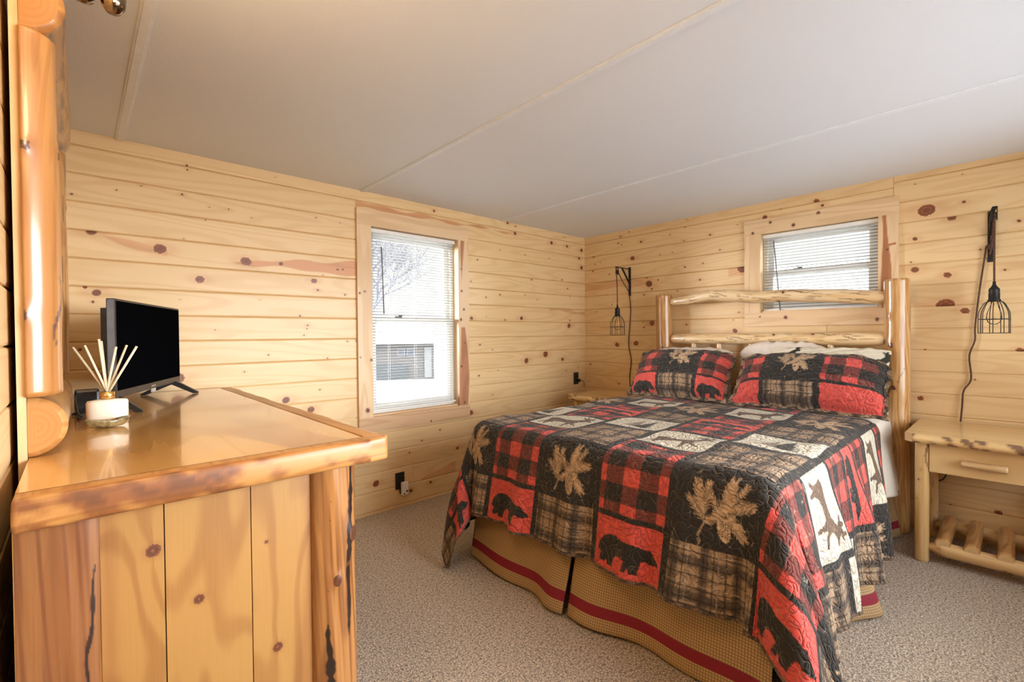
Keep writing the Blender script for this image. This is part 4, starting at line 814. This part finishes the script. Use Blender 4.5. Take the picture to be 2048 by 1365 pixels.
skirt('foot_panel', [(-2.105, -.93), (-2.115, -1.625)], lambda s: .10+.018*np.sin(s*11-1.3)+.055*np.exp(-((s-.62)/.10)**2)-.01, sk, 1)
skirt('foot_panel', [(-2.115, -1.635), (-2.10, -2.41)], lambda s: .105-.05*sst(.1, .42, s)+.035*sst(.45, .7, s)+.015*np.sin(s*16), sk, 2)
skirt('side_panel', [(-2.09, -2.415), (-1.25, -2.42)], lambda s: .055+.05*np.sin(s*7.5+1.2)*sst(0, .2, s)+.03*np.exp(-((s-.8)/.08)**2), sk, 3)
skirt('side_panel', [(-1.23, -2.40), (-.62, -2.40)], lambda s: .05+.04*np.sin(s*10+.3), sk, 4)
skirt('side_panel', [(-.60, -2.39), (-.24, -2.40)], lambda s: .075+.03*np.sin(s*12+2), sk, 5)
skirt('side_panel', [(-.24, -.955), (-2.08, -.94)], lambda s: .06+.035*np.sin(s*13), sk, 6)
# ------------------------------------------------------------------ patchwork pictures (evaluated at any point of a cell)
def inpoly(x, y, poly):
    c = np.zeros(x.shape, bool); n = len(poly); j = n-1
    for i in range(n):
        xi, yi = poly[i]; xj, yj = poly[j]
        c ^= ((yi > y) != (yj > y)) & (x < (xj-xi)*(y-yi)/(yj-yi+1e-12)+xi); j = i
    return c
BEAR = [(.07, .34), (.09, .50), (.15, .64), (.24, .72), (.33, .73), (.45, .68), (.58, .68), (.66, .66), (.75, .62), (.80, .63), (.83, .58), (.88, .50), (.95, .40), (.94, .35), (.86, .34), (.80, .33), (.77, .38), (.72, .36), (.70, .24), (.69, .14), (.70, .08), (.60, .08), (.58, .20), (.55, .10), (.49, .08), (.50, .18), (.52, .32), (.40, .33), (.35, .25), (.33, .14), (.34, .07), (.24, .07), (.23, .18), (.20, .12), (.12, .10), (.11, .16), (.13, .28)]
DEER = [(.10, .52), (.16, .58), (.22, .60), (.40, .58), (.58, .62), (.66, .70), (.70, .76), (.66, .82), (.60, .86), (.61, .90), (.68, .86), (.69, .93), (.73, .93), (.74, .85), (.80, .88), (.80, .95), (.84, .94), (.84, .84), (.90, .86), (.88, .80), (.81, .79), (.84, .74), (.93, .66), (.91, .62), (.82, .64), (.76, .56), (.72, .46), (.74, .34), (.86, .26), (.85, .22), (.72, .28), (.68, .34), (.66, .22), (.67, .08), (.62, .08), (.60, .26), (.56, .38), (.40, .38), (.32, .34), (.26, .22), (.27, .08), (.22, .08), (.19, .22), (.12, .12), (.07, .13), (.13, .24), (.14, .38)]
def tree_poly(cx, y0, h, w, n=6, seed=0):
    rs = random.Random(seed); L_ = [(cx-.015, y0), ]; R_ = [(cx+.015, y0)]
    for i in range(n):
        t = i/n; hw = w*(1-t)*.5
        L_ += [(cx-hw*rs.uniform(.8, 1.1), y0+h*(.08+.92*t)), (cx-hw*.45, y0+h*(.08+.92*(t+.55/n)))]; R_ += [(cx+hw*rs.uniform(.8, 1.1), y0+h*(.08+.92*t)), (cx+hw*.45, y0+h*(.08+.92*(t+.55/n)))]
    return L_+[(cx, y0+h)]+R_[::-1]
TREES = [(tree_poly(.42, .18, .60, .34, 7, 2), (.27, .20, .15)), (tree_poly(.62, .12, .76, .36, 8, 5), (.03, .027, .02))]
def make_pine(N=300):
    g = (np.arange(N)+.5)/N; X, Y = np.meshgrid(g, g, indexing='ij'); D = np.full((N, N), 9.)
    rs = random.Random(4)
    def sgm(a, b, w):
        nonlocal D
        x0, x1 = min(a[0], b[0])-.03, max(a[0], b[0])+.03; y0, y1 = min(a[1], b[1])-.03, max(a[1], b[1])+.03
        i0, i1, j0, j1 = [int(np.clip(v*N, 0, N)) for v in (x0, x1, y0, y1)]
        if i1 <= i0 or j1 <= j0: return
        sl = (slice(i0, i1), slice(j0, j1)); dx, dy = b[0]-a[0], b[1]-a[1]; t = np.clip(((X[sl]-a[0])*dx+(Y[sl]-a[1])*dy)/(dx*dx+dy*dy+1e-9), 0, 1)
        D[sl] = np.minimum(D[sl], np.hypot(X[sl]-a[0]-t*dx, Y[sl]-a[1]-t*dy)/(w*(1-.55*t)))
    def spray(a, b, ln, n):
        sgm(a, b, .008)
        d = Vector((b[0]-a[0], b[1]-a[1])); L_ = d.length; d /= L_; nn = Vector((-d.y, d.x))
        for i in range(n):
            t = i/(n-1); p = Vector(a)+d*L_*t
            for s in (-1, 1):
                q = d*(.75+.5*t+rs.uniform(-.1, .1))+nn*s*(.9-.45*t); q.normalize(); l = ln*(.8+.3*math.sin(PI*t))*rs.uniform(.8, 1.15); e = p+q*l
                sgm((p.x, p.y), (e.x, e.y), .0115)
        for k in range(5):
            an = rs.uniform(-.6, .6); q = Vector((d.x*math.cos(an)-d.y*math.sin(an), d.x*math.sin(an)+d.y*math.cos(an)))*ln*.9; sgm(b, (b[0]+q.x, b[1]+q.y), .008)
    sgm((.27, .10), (.34, .27), .018); sgm((.34, .27), (.30, .52), .012)
    for a_, b_, l_, n_ in (((.32, .30), (.14, .52), .10, 8), ((.32, .42), (.36, .72), .11, 9), ((.60, .48), (.80, .76), .11, 9)): spray(a_, b_, l_, n_)
    spray((.31, .36), (.22, .72), .12, 16); spray((.36, .27), (.60, .50), .10, 18); spray((.58, .46), (.66, .82), .12, 22); spray((.60, .50), (.88, .58), .12, 15); spray((.52, .42), (.42, .60), .09, 7); spray((.62, .44), (.80, .20), .11, 20)
    e = np.hypot((X-.58+.15*(Y-.25))/.075, (Y-.24)/.155); cone = (e < 1)*((np.sin((X+Y)*130)*np.sin((X-Y)*130) > -.45) | (e > .88))
    return np.clip(1.25-D, 0, 1)+cone
PINE = np.clip(make_pine(), 0, 1)
DK, RED, MAR, CRM, TAN, BRN = [np.array(c) for c in ((.017, .0135, .011), (.68, .080, .062), (.165, .030, .022), (.63, .56, .43), (.53, .35, .20), (.13, .075, .045))]
def c_check(x, y):
    """buffalo check, metres"""
    a = (np.mod(x+.045, .150) < .072); c = (np.mod(y+.030, .138) < .068)
    return np.where((a & c)[..., None], RED, np.where((a ^ c)[..., None], MAR, DK))
def c_plaid(x, y, dim=1.):
    b = np.array((.36, .235, .135)); out = np.broadcast_to(b, x.shape+(3,)).copy()
    for q, p, w in ((x, .098, .020), (y, .110, .024)):
        m = sst(w, w*.45, np.abs(np.mod(q+.03, p)-p/2))[..., None]; out = out*(1-.78*m)+np.array((.040, .025, .02))*.78*m
    for q, p in ((x, .0327), (y, .0367)):
        m = (np.abs(np.mod(q, p)-p/2) < .0017)[..., None]; out = np.where(m, out*.18, out)
    m = (np.abs(np.mod(x-.012, .098)-.049) < .0019) | (np.abs(np.mod(y-.008, .11)-.055) < .0019); out = np.where(m[..., None], out*.5+np.array((.42, .32, .24))*.5, out)
    return out
def cell(kind, s, v, s0, s1, v0, v1):
    x = (s-s0)/(s1-s0); y = (v-v0)/(v1-v0); ms, mv = s-s0, v-v0
    if kind == 'check':
        e = np.minimum(np.minimum(ms, s1-s), np.minimum(mv, v1-v)); return c_check(ms, mv)
    if kind == 'plaid': return c_plaid(ms, mv)
    if kind == 'bear': return np.where(inpoly(x, (y-.03)*1.12 if (v1-v0) > .17 else y*1.05, BEAR)[..., None], DK, RED)
    if kind == 'deer': return np.where(inpoly(x, (y-.02), DEER)[..., None], BRN, CRM)
    if kind == 'tree':
        out = np.broadcast_to(CRM, x.shape+(3,)).copy()
        for p, c in TREES: out = np.where(inpoly(x, y, p)[..., None], np.array(c), out)
        return out
    if kind == 'pine':
        sz = min(s1-s0, v1-v0)*.98; cx, cy = (s0+s1)/2, (v0+v1)/2; px, py = (s-cx)/sz+.5, (v-cy)/sz+.47; N = PINE.shape[0]
        i = np.clip((px*N).astype(int), 0, N-1); j = np.clip((py*N).astype(int), 0, N-1); m = PINE[i, j]*((px > 0) & (px < 1) & (py > 0) & (py < 1))
        return DK*(1-m[..., None])+TAN*m[..., None]
ROWA = [('plaid', .016, .205), ('pine', .205, .470), ('plaid', .485, .845), ('tree', .880, 1.135), ('plaid', 1.165, 1.395), ('pine', 1.41, 1.72), ('plaid', 1.735, 1.93)]
ROWB = [('bear', .012, .205), ('check', .225, .625), ('deer', .650, .925), ('check', .955, 1.165), ('bear', 1.180, 1.315), ('check', 1.33, 1.545), ('deer', 1.580, 1.82), ('check', 1.85, 2.1)]
PI0, PW = -1.6, .325
QS0, QS1, QV1 = -2.945, -.285, 1.965
def quilt_color(s, v):
    out = np.broadcast_to(DK, s.shape+(3,)).copy()
    for k in range(-4, 6):
        c = PI0-k*PW; s0, s1 = c-.148, c+.148
        for kind, v0, v1 in (ROWA if k % 2 == 0 else ROWB):
            m = (s > s0) & (s < s1) & (v > v0) & (v < v1)
            if m.any(): out[m] = cell(kind, -s[m], v[m], -s1, -s0, v0, v1)
    e = np.minimum(np.minimum(s-QS0, QS1-s), v); m = e < .013; d = s+v
    bind = np.where((np.mod(d, .028) < .003) | (np.mod(s-v, .028) < .003), .35, 1.)[..., None]*np.array((.17, .10, .06))*(.6+.6*(np.mod(d, .06) < .03))[..., None]
    return np.where(m[..., None], bind, out)
# ------------------------------------------------------------------ cloth laid over the bed
def drape(S, V, zt, xe, yr, yl, v_at_xe, Rr=.075, flare=.20, th=0., seed=0, ear=1., amp=1., skew=0.):
    """fabric points (S across, V from the foot hem) -> world; xe, yr, yl are where the mattress starts to round off"""
    dv = np.clip(v_at_xe-V, 0, None); X0 = xe+(V-v_at_xe); X0 = np.where(dv > 0, xe, X0)
    dr = np.clip(yr-S, 0, None); X0 = X0-skew*np.clip(dr, 0, .6)*sst(.7, 2.0, V); dl = np.clip(S-yl, 0, None); ds = np.maximum(dr, dl); sg = np.where(dr > 0, -1., 1.)
    e = np.hypot(ds, dv); th_ = np.arctan2(ds, dv+1e-9)              # 0 = straight over the foot, pi/2 = over the side
    cm = np.sin(2*th_)**2*((ds > 0) & (dv > 0))
    left = (dl > 0)
    f1, f2, f3 = wav(seed+1, 5, 4, 12), wav(seed+2, 5, 5, 14), wav(seed+3, 6, 8, 22)
    fl = flare+.05*f1(S*1.0)+.06*f2(V)*(ds > 0)
    fl = fl+np.where(left, .16, .30)*cm*ear
    pm = np.arccos(np.clip(fl, .02, .9))                            # slope of the hanging part
    a = np.minimum(e/Rr, pm); h = Rr*np.sin(a); z = -Rr*(1-np.cos(a)); rest = np.clip(e-Rr*a, 0, None)
    h = h+rest*np.cos(pm); z = z-rest*np.sin(pm)
    fold = amp*(.018*np.sin(S*23+1.1)+.010*np.sin(S*41))*sst(.08, .5, dv)*(ds <= 0)+amp*(.022*np.sin(V*15+.6)+.012*np.sin(V*33+2))*sst(.08, .5, ds)*(dv <= 0)
    fold = fold+amp*.03*np.sin(th_*11+1.)*sst(.15, .6, e)*((ds > 0) & (dv > 0))
    h = h+fold
    dirx = -np.cos(th_); diry = np.sin(th_)*sg
    # where both hang, turn the corner cloth so that it bunches into one hanging ear
    both = (ds > 0) & (dv > 0)
    tw = np.where(left, np.clip(th_*.35, 0, PI/2), th_+.25*np.sin(2*th_)*.0)
    tl = th_-1.0*np.sin(2*th_)*sst(.12, .6, e); dirx = np.where(both & left, -np.cos(tl), dirx); diry = np.where(both & left, np.sin(tl)*sg, diry)
    X = X0+h*dirx; Y = np.where(dr > 0, yr, np.where(dl > 0, yl, S))+h*diry
    puff = .010*f3(V*1.3+S)+.006*np.sin(S*9)*np.sin(V*7); Z = zt+z+puff*(e < .05)
    lim = .014+th; under = lim-Z; X = np.where(under > 0, X+under*.5*dirx, X); Y = np.where(under > 0, Y+under*.3*diry, Y); Z = np.where(under > 0, lim+.010*np.abs(np.sin(under*30)), Z)
    return np.stack([X, Y, Z], -1)
st_ = .0035
s = np.arange(QS0, QS1+st_, st_); v = np.arange(0, QV1+st_, st_); S, V = np.meshgrid(s, v, indexing='ij')
P = drape(S, V, .722, -2.075, -2.36, -.955, .495, seed=3, skew=.45)
c = quilt_color(S, V); col = np.concatenate([c, np.ones(S.shape+(1,))], -1)
quilt = grid('patchwork_quilt', P, M['quilt'], None, np.stack([S, V], -1), col)
md = quilt.modifiers.new('thickness', 'SOLIDIFY'); md.thickness = .006; md.offset = -1
tag(quilt, 'black and red patchwork quilt with bears, pinecones and plaid squares covering the bed', 'quilt')
# sheet under it, showing at the head end and right side
s = np.arange(-2.80, -.45, .012); v = np.arange(.25, 2.45, .012); S, V = np.meshgrid(s, v, indexing='ij')
P = drape(S, V, .711, -2.06, -2.345, -.970, .495, Rr=.07, flare=.13, seed=8, ear=0, amp=.7); 
sheet = grid('bed_sheet', P, M['sheet'], None, np.stack([S, V], -1)); tag(sheet, 'plain cream sheet showing between quilt and pillows', 'sheet')
md = sheet.modifiers.new('thickness', 'SOLIDIFY'); md.thickness = .003; md.offset = -1
# ------------------------------------------------------------------ pillows
def pillow(name, w, h, t, mat, base, lean, rz, label, cat, group, colf=None, step=.006, flange=0., seed=0, sag=.0, wr=.010, rc=0.):
    """pillow standing on its long edge: local x width, z height, front faces -y"""
    nx, nz = int(w/step), int(h/step); u = np.linspace(-1, 1, nx); q = np.linspace(-1, 1, nz); U, Q = np.meshgrid(u, q, indexing='ij')
    f1, f2, f3 = wav(seed+1, 6, 2, 8), wav(seed+2, 6, 2, 9), wav(seed+3, 8, 8, 26)
    inner = lambda a, k: np.clip(1-np.abs(a)**k, 0, 1)
    fw, fh = 1-flange/(w/2), 1-flange/(h/2)
    Ui, Qi = np.clip(U/fw, -1, 1), np.clip(Q/fh, -1, 1)
    th = t/2*(inner(Ui, 2.6)*inner(Qi, 2.4))**.55+.004
    wrk = wr*(f3(U*2.2+Q*1.1)*.6+f3(Q*2.6-U))*(.3+inner(Ui, 2)*.7)
    X = U*w/2*(1-.05*(1-Q**2)*np.abs(U)**3)*(1-(rc+.04)*np.clip(Q, 0, 1)**4*(U > 0)-.04*np.clip(Q, 0, 1)**4*(U <= 0))+.008*f1(Q*3); Z = Q*h/2*(1-.05*(1-U**2)*np.abs(Q)**3)-(sag+.06)*np.abs(U)**4*np.clip(Q, 0, 1)*h+.01*f2(U*4)*Q
    F_ = np.stack([X, -th-wrk, Z], -1); B_ = np.stack([X, th*.8+wrk*.3, Z], -1)
    n = U.size; V = np.vstack([F_.reshape(-1, 3), B_.reshape(-1, 3)]); Fq = gfaces(nx, nz); idx = np.arange(n).reshape(nx, nz); side = []
    for e in (idx[:, 0], idx[-1, :], idx[::-1, -1], idx[0, ::-1]): side.append(np.stack([e[:-1], e[:-1]+n, e[1:]+n, e[1:]], 1))
    Fa = np.vstack([Fq, Fq[:, ::-1]+n]+side)
    x, y = (U+1)/2*w, (Q+1)/2*h; uv = np.stack([x, y], -1).reshape(-1, 2); col = None
    if colf is not None: c = colf(x, y, w, h).reshape(-1, 3); c = np.hstack([c, np.ones((len(c), 1))]); col = np.vstack([c, c])
    o = mesh_np(name, V, Fa, mat, None, np.vstack([uv, uv+3.3]), col)
    # local x runs along -y of the room, front (-y local) faces -x of the room
    R = Matrix.Rotation(rz, 4, 'Z') @ Matrix.Rotation(-PI/2, 4, 'Z') @ Matrix.Rotation(-lean, 4, 'X')
    o.matrix_world = Matrix.Translation(base) @ R @ Matrix.Translation((0, 0, h/2))
    return tag(o, label, cat, group)
def sham_color(layout):
    def f(x, y, w, h):
        out = np.broadcast_to(DK, x.shape+(3,)).copy()
        for kind, a0, a1, b0, b1 in layout:
            m = (x > a0*w) & (x < a1*w) & (y > b0*h) & (y < b1*h)
            if m.any(): out[m] = cell(kind, x[m], y[m], a0*w, a1*w, b0*h, b1*h)
        e = np.minimum(np.minimum(x, w-x), np.minimum(y, h-y)); return np.where((e < .02)[..., None], c_plaid(x+y, x-y), out)
    return f
LAY1 = [('check', .03, .345, .37, .97), ('bear', .06, .345, -.06, .335), ('pine', .37, .70, .44, .98), ('plaid', .375, .70, .05, .345), ('check', .735, .98, .37, .97), ('bear', .735, .98, -.02, .335)]
LAY2 = [('check', .02, .235, .37, .97), ('bear0', .03, .235, .03, .335), ('pine', .27, .62, .42, .97), ('plaid', .265, .585, .05, .335), ('check', .63, .93, .37, .98), ('bear0', .63, .985, .05, .335)]
_cell = cell
def cell(kind, *a):
    if kind == 'bear0': return np.broadcast_to(RED, a[0].shape+(3,)).copy()
    return _cell(kind, *a)
pillow('greige_pillow', .66, .375, .12, M['greige'], Vector((-.27, -1.20, .725)), .22, .0, 'plain greige pillow behind the left patchwork sham', 'pillow', 'pillows behind the shams', seed=31, step=.012, sag=.06)
pillow('greige_pillow', .56, .42, .10, M['greige'], Vector((-.25, -1.85, .725)), .14, .10, 'plain greige pillow upright behind the right patchwork sham', 'pillow', 'pillows behind the shams', seed=35, step=.012, sag=.14)
def deercase(x, y, w, h):
    out = np.broadcast_to(CRM, x.shape+(3,)).copy()
    for a0, b0, sz in ((.76, .50, .20), (.05, .60, .18)):
        px, py = (x/w-a0)*w/sz, (y/h-b0)*h/sz; m = (px > 0) & (px < 1) & (py > 0) & (py < 1); out[m & inpoly(px, py, DEER)] = DK
    return out
def m_case():
    b = NB('printed_pillowcase'); at = b.n('ShaderNodeAttribute'); at.attribute_name = 'kn'; b.bump(b.noise(b.n('ShaderNodeUVMap').outputs[0], 14, 2), .3, .004); return b.set(base=at.outputs['Color'], rough=.8)
M['case'] = m_case()
pillow('printed_pillow', .66, .40, .14, M['case'], Vector((-.375, -2.105, .725)), .34, -.02, 'cream pillow with dark antler print, just behind the right sham', 'pillow', 'pillows behind the shams', deercase, seed=41, step=.006)
pillow('patchwork_sham', .75, .43, .25, M['quilt'], Vector((-.595, -1.248, .725)), .62, .02, 'left patchwork pillow sham with black bear on red and plaid', 'pillow', 'patchwork shams', sham_color(LAY1), seed=5, step=.0045, flange=.02, sag=.05)
pillow('patchwork_sham', .84, .42, .25, M['quilt'], Vector((-.605, -2.052, .725)), .62, -.03, 'right patchwork pillow sham with pinecone spray and wide red corner', 'pillow', 'patchwork shams', sham_color(LAY2), seed=9, step=.0045, flange=.03, sag=.08, rc=.10)
# ------------------------------------------------------------------ nightstands
NL = [M['nswood'], M['endpale']]
def nightstand(loc, label, sd, fl=1):
    r = empty('nightstand', loc); tag(r, label, 'nightstand')      # local: x from -.58 (front) to -.01 (wall), y from -.31 to .31
    W_ = .31
    slab('top', [(-.015, -W_), (-.015, W_), (-.54, W_), (-.575, W_-.035), (-.580, -W_+.035), (-.54, -W_)], .622, .668, M['nstop'], r, live=(3,), seed=sd, bulge=.010, wob=.006, bark=.30, stain=.4)
    for x in (-.50, -.075):
        for y in (-.245, .245):
            log('leg', (x, y, 0), (x, y, .626), .029, NL, r, seed=sd+int(x*10)+int(y*20)+7, rough=.03, knots=4, dome=.15, streaks=3 if x < -.2 else 9, bark=0 if x < -.2 else .15)
    b = MB(); b.box(-.505, -.07, -.222, .222, .468, .622, bev=.001); b.build('case', M['nswood'], r)
    b = MB(); b.box(-.517, -.503, -.216, .216, .472, .616, bev=.002); d = b.build('drawer', M['nswood'], r)
    log('handle', (-.536, .098, .540), (-.536, -.062, .537), .0185, LG, d, seed=sd+3, rough=.05, knots=2, bark=.22, dome=.25, da=.004)
    rr_ = lambda t: np.interp(t, [0, .04, .14, .86, .96, 1], [.012, .018, .034, .036, .018, .012])
    for x in (-.49, -.085): log('lower_rail', (x, -.235, .075), (x, .235, .078), rr_, NL, r, seed=sd+int(-x*20)+11, rough=.03, knots=5, dome=.4, streaks=3)
    for i, y in enumerate((-.17, -.055, .06, .165)): log('shelf_spindle', (-.515, y, .108), (-.06, y, .108), .031, [M['postlog'], M['endpale']], r, seed=sd+20+i, rough=.04, knots=2, dome=.3, half=(0, 0, -1) if False else None, streaks=2)
    return r
M['nstop'] = M['nswood']
nightstand((0, -2.835, 0), 'pale log nightstand with one drawer at the right of the bed', 200)
nightstand((0, -.545, 0), 'live edge nightstand in the far corner, mostly hidden behind the bed', 230)
# ------------------------------------------------------------------ hanging cage sconces
def twisted(b, pts, r=.0028, pitch=.020):
    P = spline(pts, 10); L_ = 0; q = [P[0]]
    # resample finely
    D = []; 
    for a, c in zip(P, P[1:]):
        n = max(1, int((c-a).length/.003))
        for i in range(n): D.append(a+(c-a)*i/n)
    D.append(P[-1])
    for ph in (0, PI):
        out = []; L_ = 0
        for i, p in enumerate(D):
            if i: L_ += (p-D[i-1]).length
            t = (D[min(i+1, len(D)-1)]-D[max(i-1, 0)]).normalized(); x = t.cross(Vector((1, 0, 0)) if abs(t.x) < .9 else Vector((0, 0, 1))).normalized(); y = t.cross(x); an = 2*PI*L_/pitch+ph
            out.append(p+(x*math.cos(an)+y*math.sin(an))*r*.85)
        b.tube(out, r, 5)
def sconce(y, z1, zlen, zc, cr, label, cordpath, arm=.20, knotted=False, rz=0.):
    r = empty('cage_pendant_light', (0, y, 0), rz); tag(r, label, 'wall light', 'cage pendant lights')
    b = MB(); b.box(-.006, 0, -.011, .011, z1-zlen, z1, bev=.001)
    for z in (z1-.02, z1-zlen+.02): b.lathe([(0, 0), (.004, 0), (.003, .002), (0, .002)], (0, 0, 0), 10, Matrix.Translation((-.006, 0, z)) @ Matrix.Rotation(-PI/2, 4, 'Y'))
    b.box(-arm-.02, 0, -.010, .010, z1-.020, z1-.015)
    Mb = Matrix.Translation((-.008, 0, z1-.155)) @ Matrix.Rotation(math.atan2(.125, .135)+PI, 4, 'Y')
    a = Vector((-.006, 0, z1-.15)); c = Vector((-arm*.62, 0, z1-.020)); dd = (c-a); ang = math.atan2(dd.z, -dd.x)
    b.box(0, dd.length, -.008, .008, -.0025, .0025, Matrix.Translation(a) @ Matrix.Rotation(-(PI-ang), 4, 'Y')); b.build('bracket', M['blackmetal'], r)
    px = -arm
    b = MB(); Mp = Matrix.Translation((px, 0, z1-.062)) @ Matrix.Rotation(PI/2, 4, 'X')
    b.lathe([(0, -.007), (.018, -.007), (.020, -.005), (.014, 0), (.020, .005), (.018, .007), (0, .007)], (0, 0, 0), 24, Mp); b.box(px-.006, px+.006, -.011, -.008, z1-.085, z1-.02); b.box(px-.006, px+.006, .008, .011, z1-.085, z1-.02); b.box(px-.007, px+.007, -.011, .011, z1-.024, z1-.018); b.build('pulley', M['blackmetal'], r)
    b = MB(); twisted(b, [(px, 0, zc+.26), (px-.001, 0, (zc+z1)/2+.1), (px-.010, 0, z1-.085), (px-.015, 0, z1-.060), (px+.0, 0, z1-.045), (px+.018, 0, z1-.065), (px*.55, 0, z1-zlen*.55), (-.014, .004, z1-zlen+.04)]); b.build('hanging_cord', M['cord'], r)
    b = MB(); twisted(b, cordpath); 
    if knotted:
        twisted(b, [(-.012, 0, z1-.03), (-.016, .003, z1-.1), (-.02, -.004, z1-.18), (-.014, .002, z1-.24)])
        b.tube([Vector((-.014-.010*math.sin(k*.7), .016*math.cos(k*.9), z1-.195+.012*math.sin(k*.5))) for k in range(26)], .003, 6)
    b.build('wall_cord', M['cord'], r)
    b = MB(); b.lathe([(0, .27), (.006, .268), (.007, .252), (.013, .240), (.020, .232), (.022, .222), (.020, .214), (.022, .205), (.022, .178), (.026, .172), (.026, .164), (0, .164)], (px, 0, zc), 24); b.lathe([(0, 0), (.004, 0), (.004, .008), (0, .008)], (0, 0, 0), 10, Matrix.Translation((px-.02, 0, zc+.205)) @ Matrix.Rotation(-PI/2, 4, 'Y')); b.build('lamp_socket', M['blackmetal'], r)
    b = MB(); n = 9
    for k in range(n):
        a = 2*PI*k/n+.2; q = [(.022, .166), (.036, .158), (cr*.80, .135), (cr*.97, .105), (cr, .07), (cr, 0)]
        b.tube(spline([(px+rr*math.cos(a), rr*math.sin(a), zc+zz) for rr, zz in q], 4), .0019, 6)
    for rr, zz in ((.024, .166), (cr, .072), (cr, 0)): b.tube([(px+rr*math.cos(2*PI*k/40), rr*math.sin(2*PI*k/40), zc+zz) for k in range(40)], .0019, 6, closed=True)
    b.build('wire_cage', M['blackmetal'], r)
    b = MB(); b.lathe([(.012, .166), (.013, .150), (.020, .128), (.028, .100), (.030, .078), (.024, .056), (.012, .046), (.001, .044)], (px, 0, zc), 24); bl = b.build('bulb', M['bulb'], r)
    b = MB(); b.tube(spline([(px-.006, 0, zc+.15), (px-.010, .004, zc+.075), (px, 0, zc+.12), (px+.010, -.004, zc+.075), (px+.006, 0, zc+.15)], 6), .0009, 5); b.build('filament', M['gold'], bl)
    return r
def rel(y, pts): return [(x, yy-y, z) for x, yy, z in pts]
sconce(-.517, 1.802, .262, 1.185, .0640, 'black wire cage light on a wall bracket in the far corner', rel(-.517, [(-.012, -.515, 1.56), (-.006, -.527, 1.45), (-.006, -.523, 1.33), (-.006, -.505, 1.10), (-.006, -.530, .95), (-.006, -.512, .80), (-.008, -.522, .690)]))
sconce(-2.822, 1.852, .280, 1.180, .0600, 'black wire cage light hanging above the right nightstand', rel(-2.817, [(-.012, -2.80, 1.66), (-.008, -2.79, 1.56), (-.006, -2.775, 1.42), (-.006, -2.758, 1.22), (-.006, -2.757, 1.14), (-.006, -2.735, 1.05), (-.006, -2.742, .92), (-.006, -2.712, .85), (-.008, -2.706, .76), (-.010, -2.700, .674)]), knotted=True, rz=.10)
b = MB(); b.tube(spline([(-.03, -2.66, .46), (-.022, -2.655, .40), (-.02, -2.635, .33), (-.02, -2.59, .30), (-.03, -2.56, .25), (-.04, -2.55, .10), (-.06, -2.57, .01)]), .0035, 6); tag(b.build('loose_cable', M['black']), 'black cable hanging behind the right nightstand', 'cable')
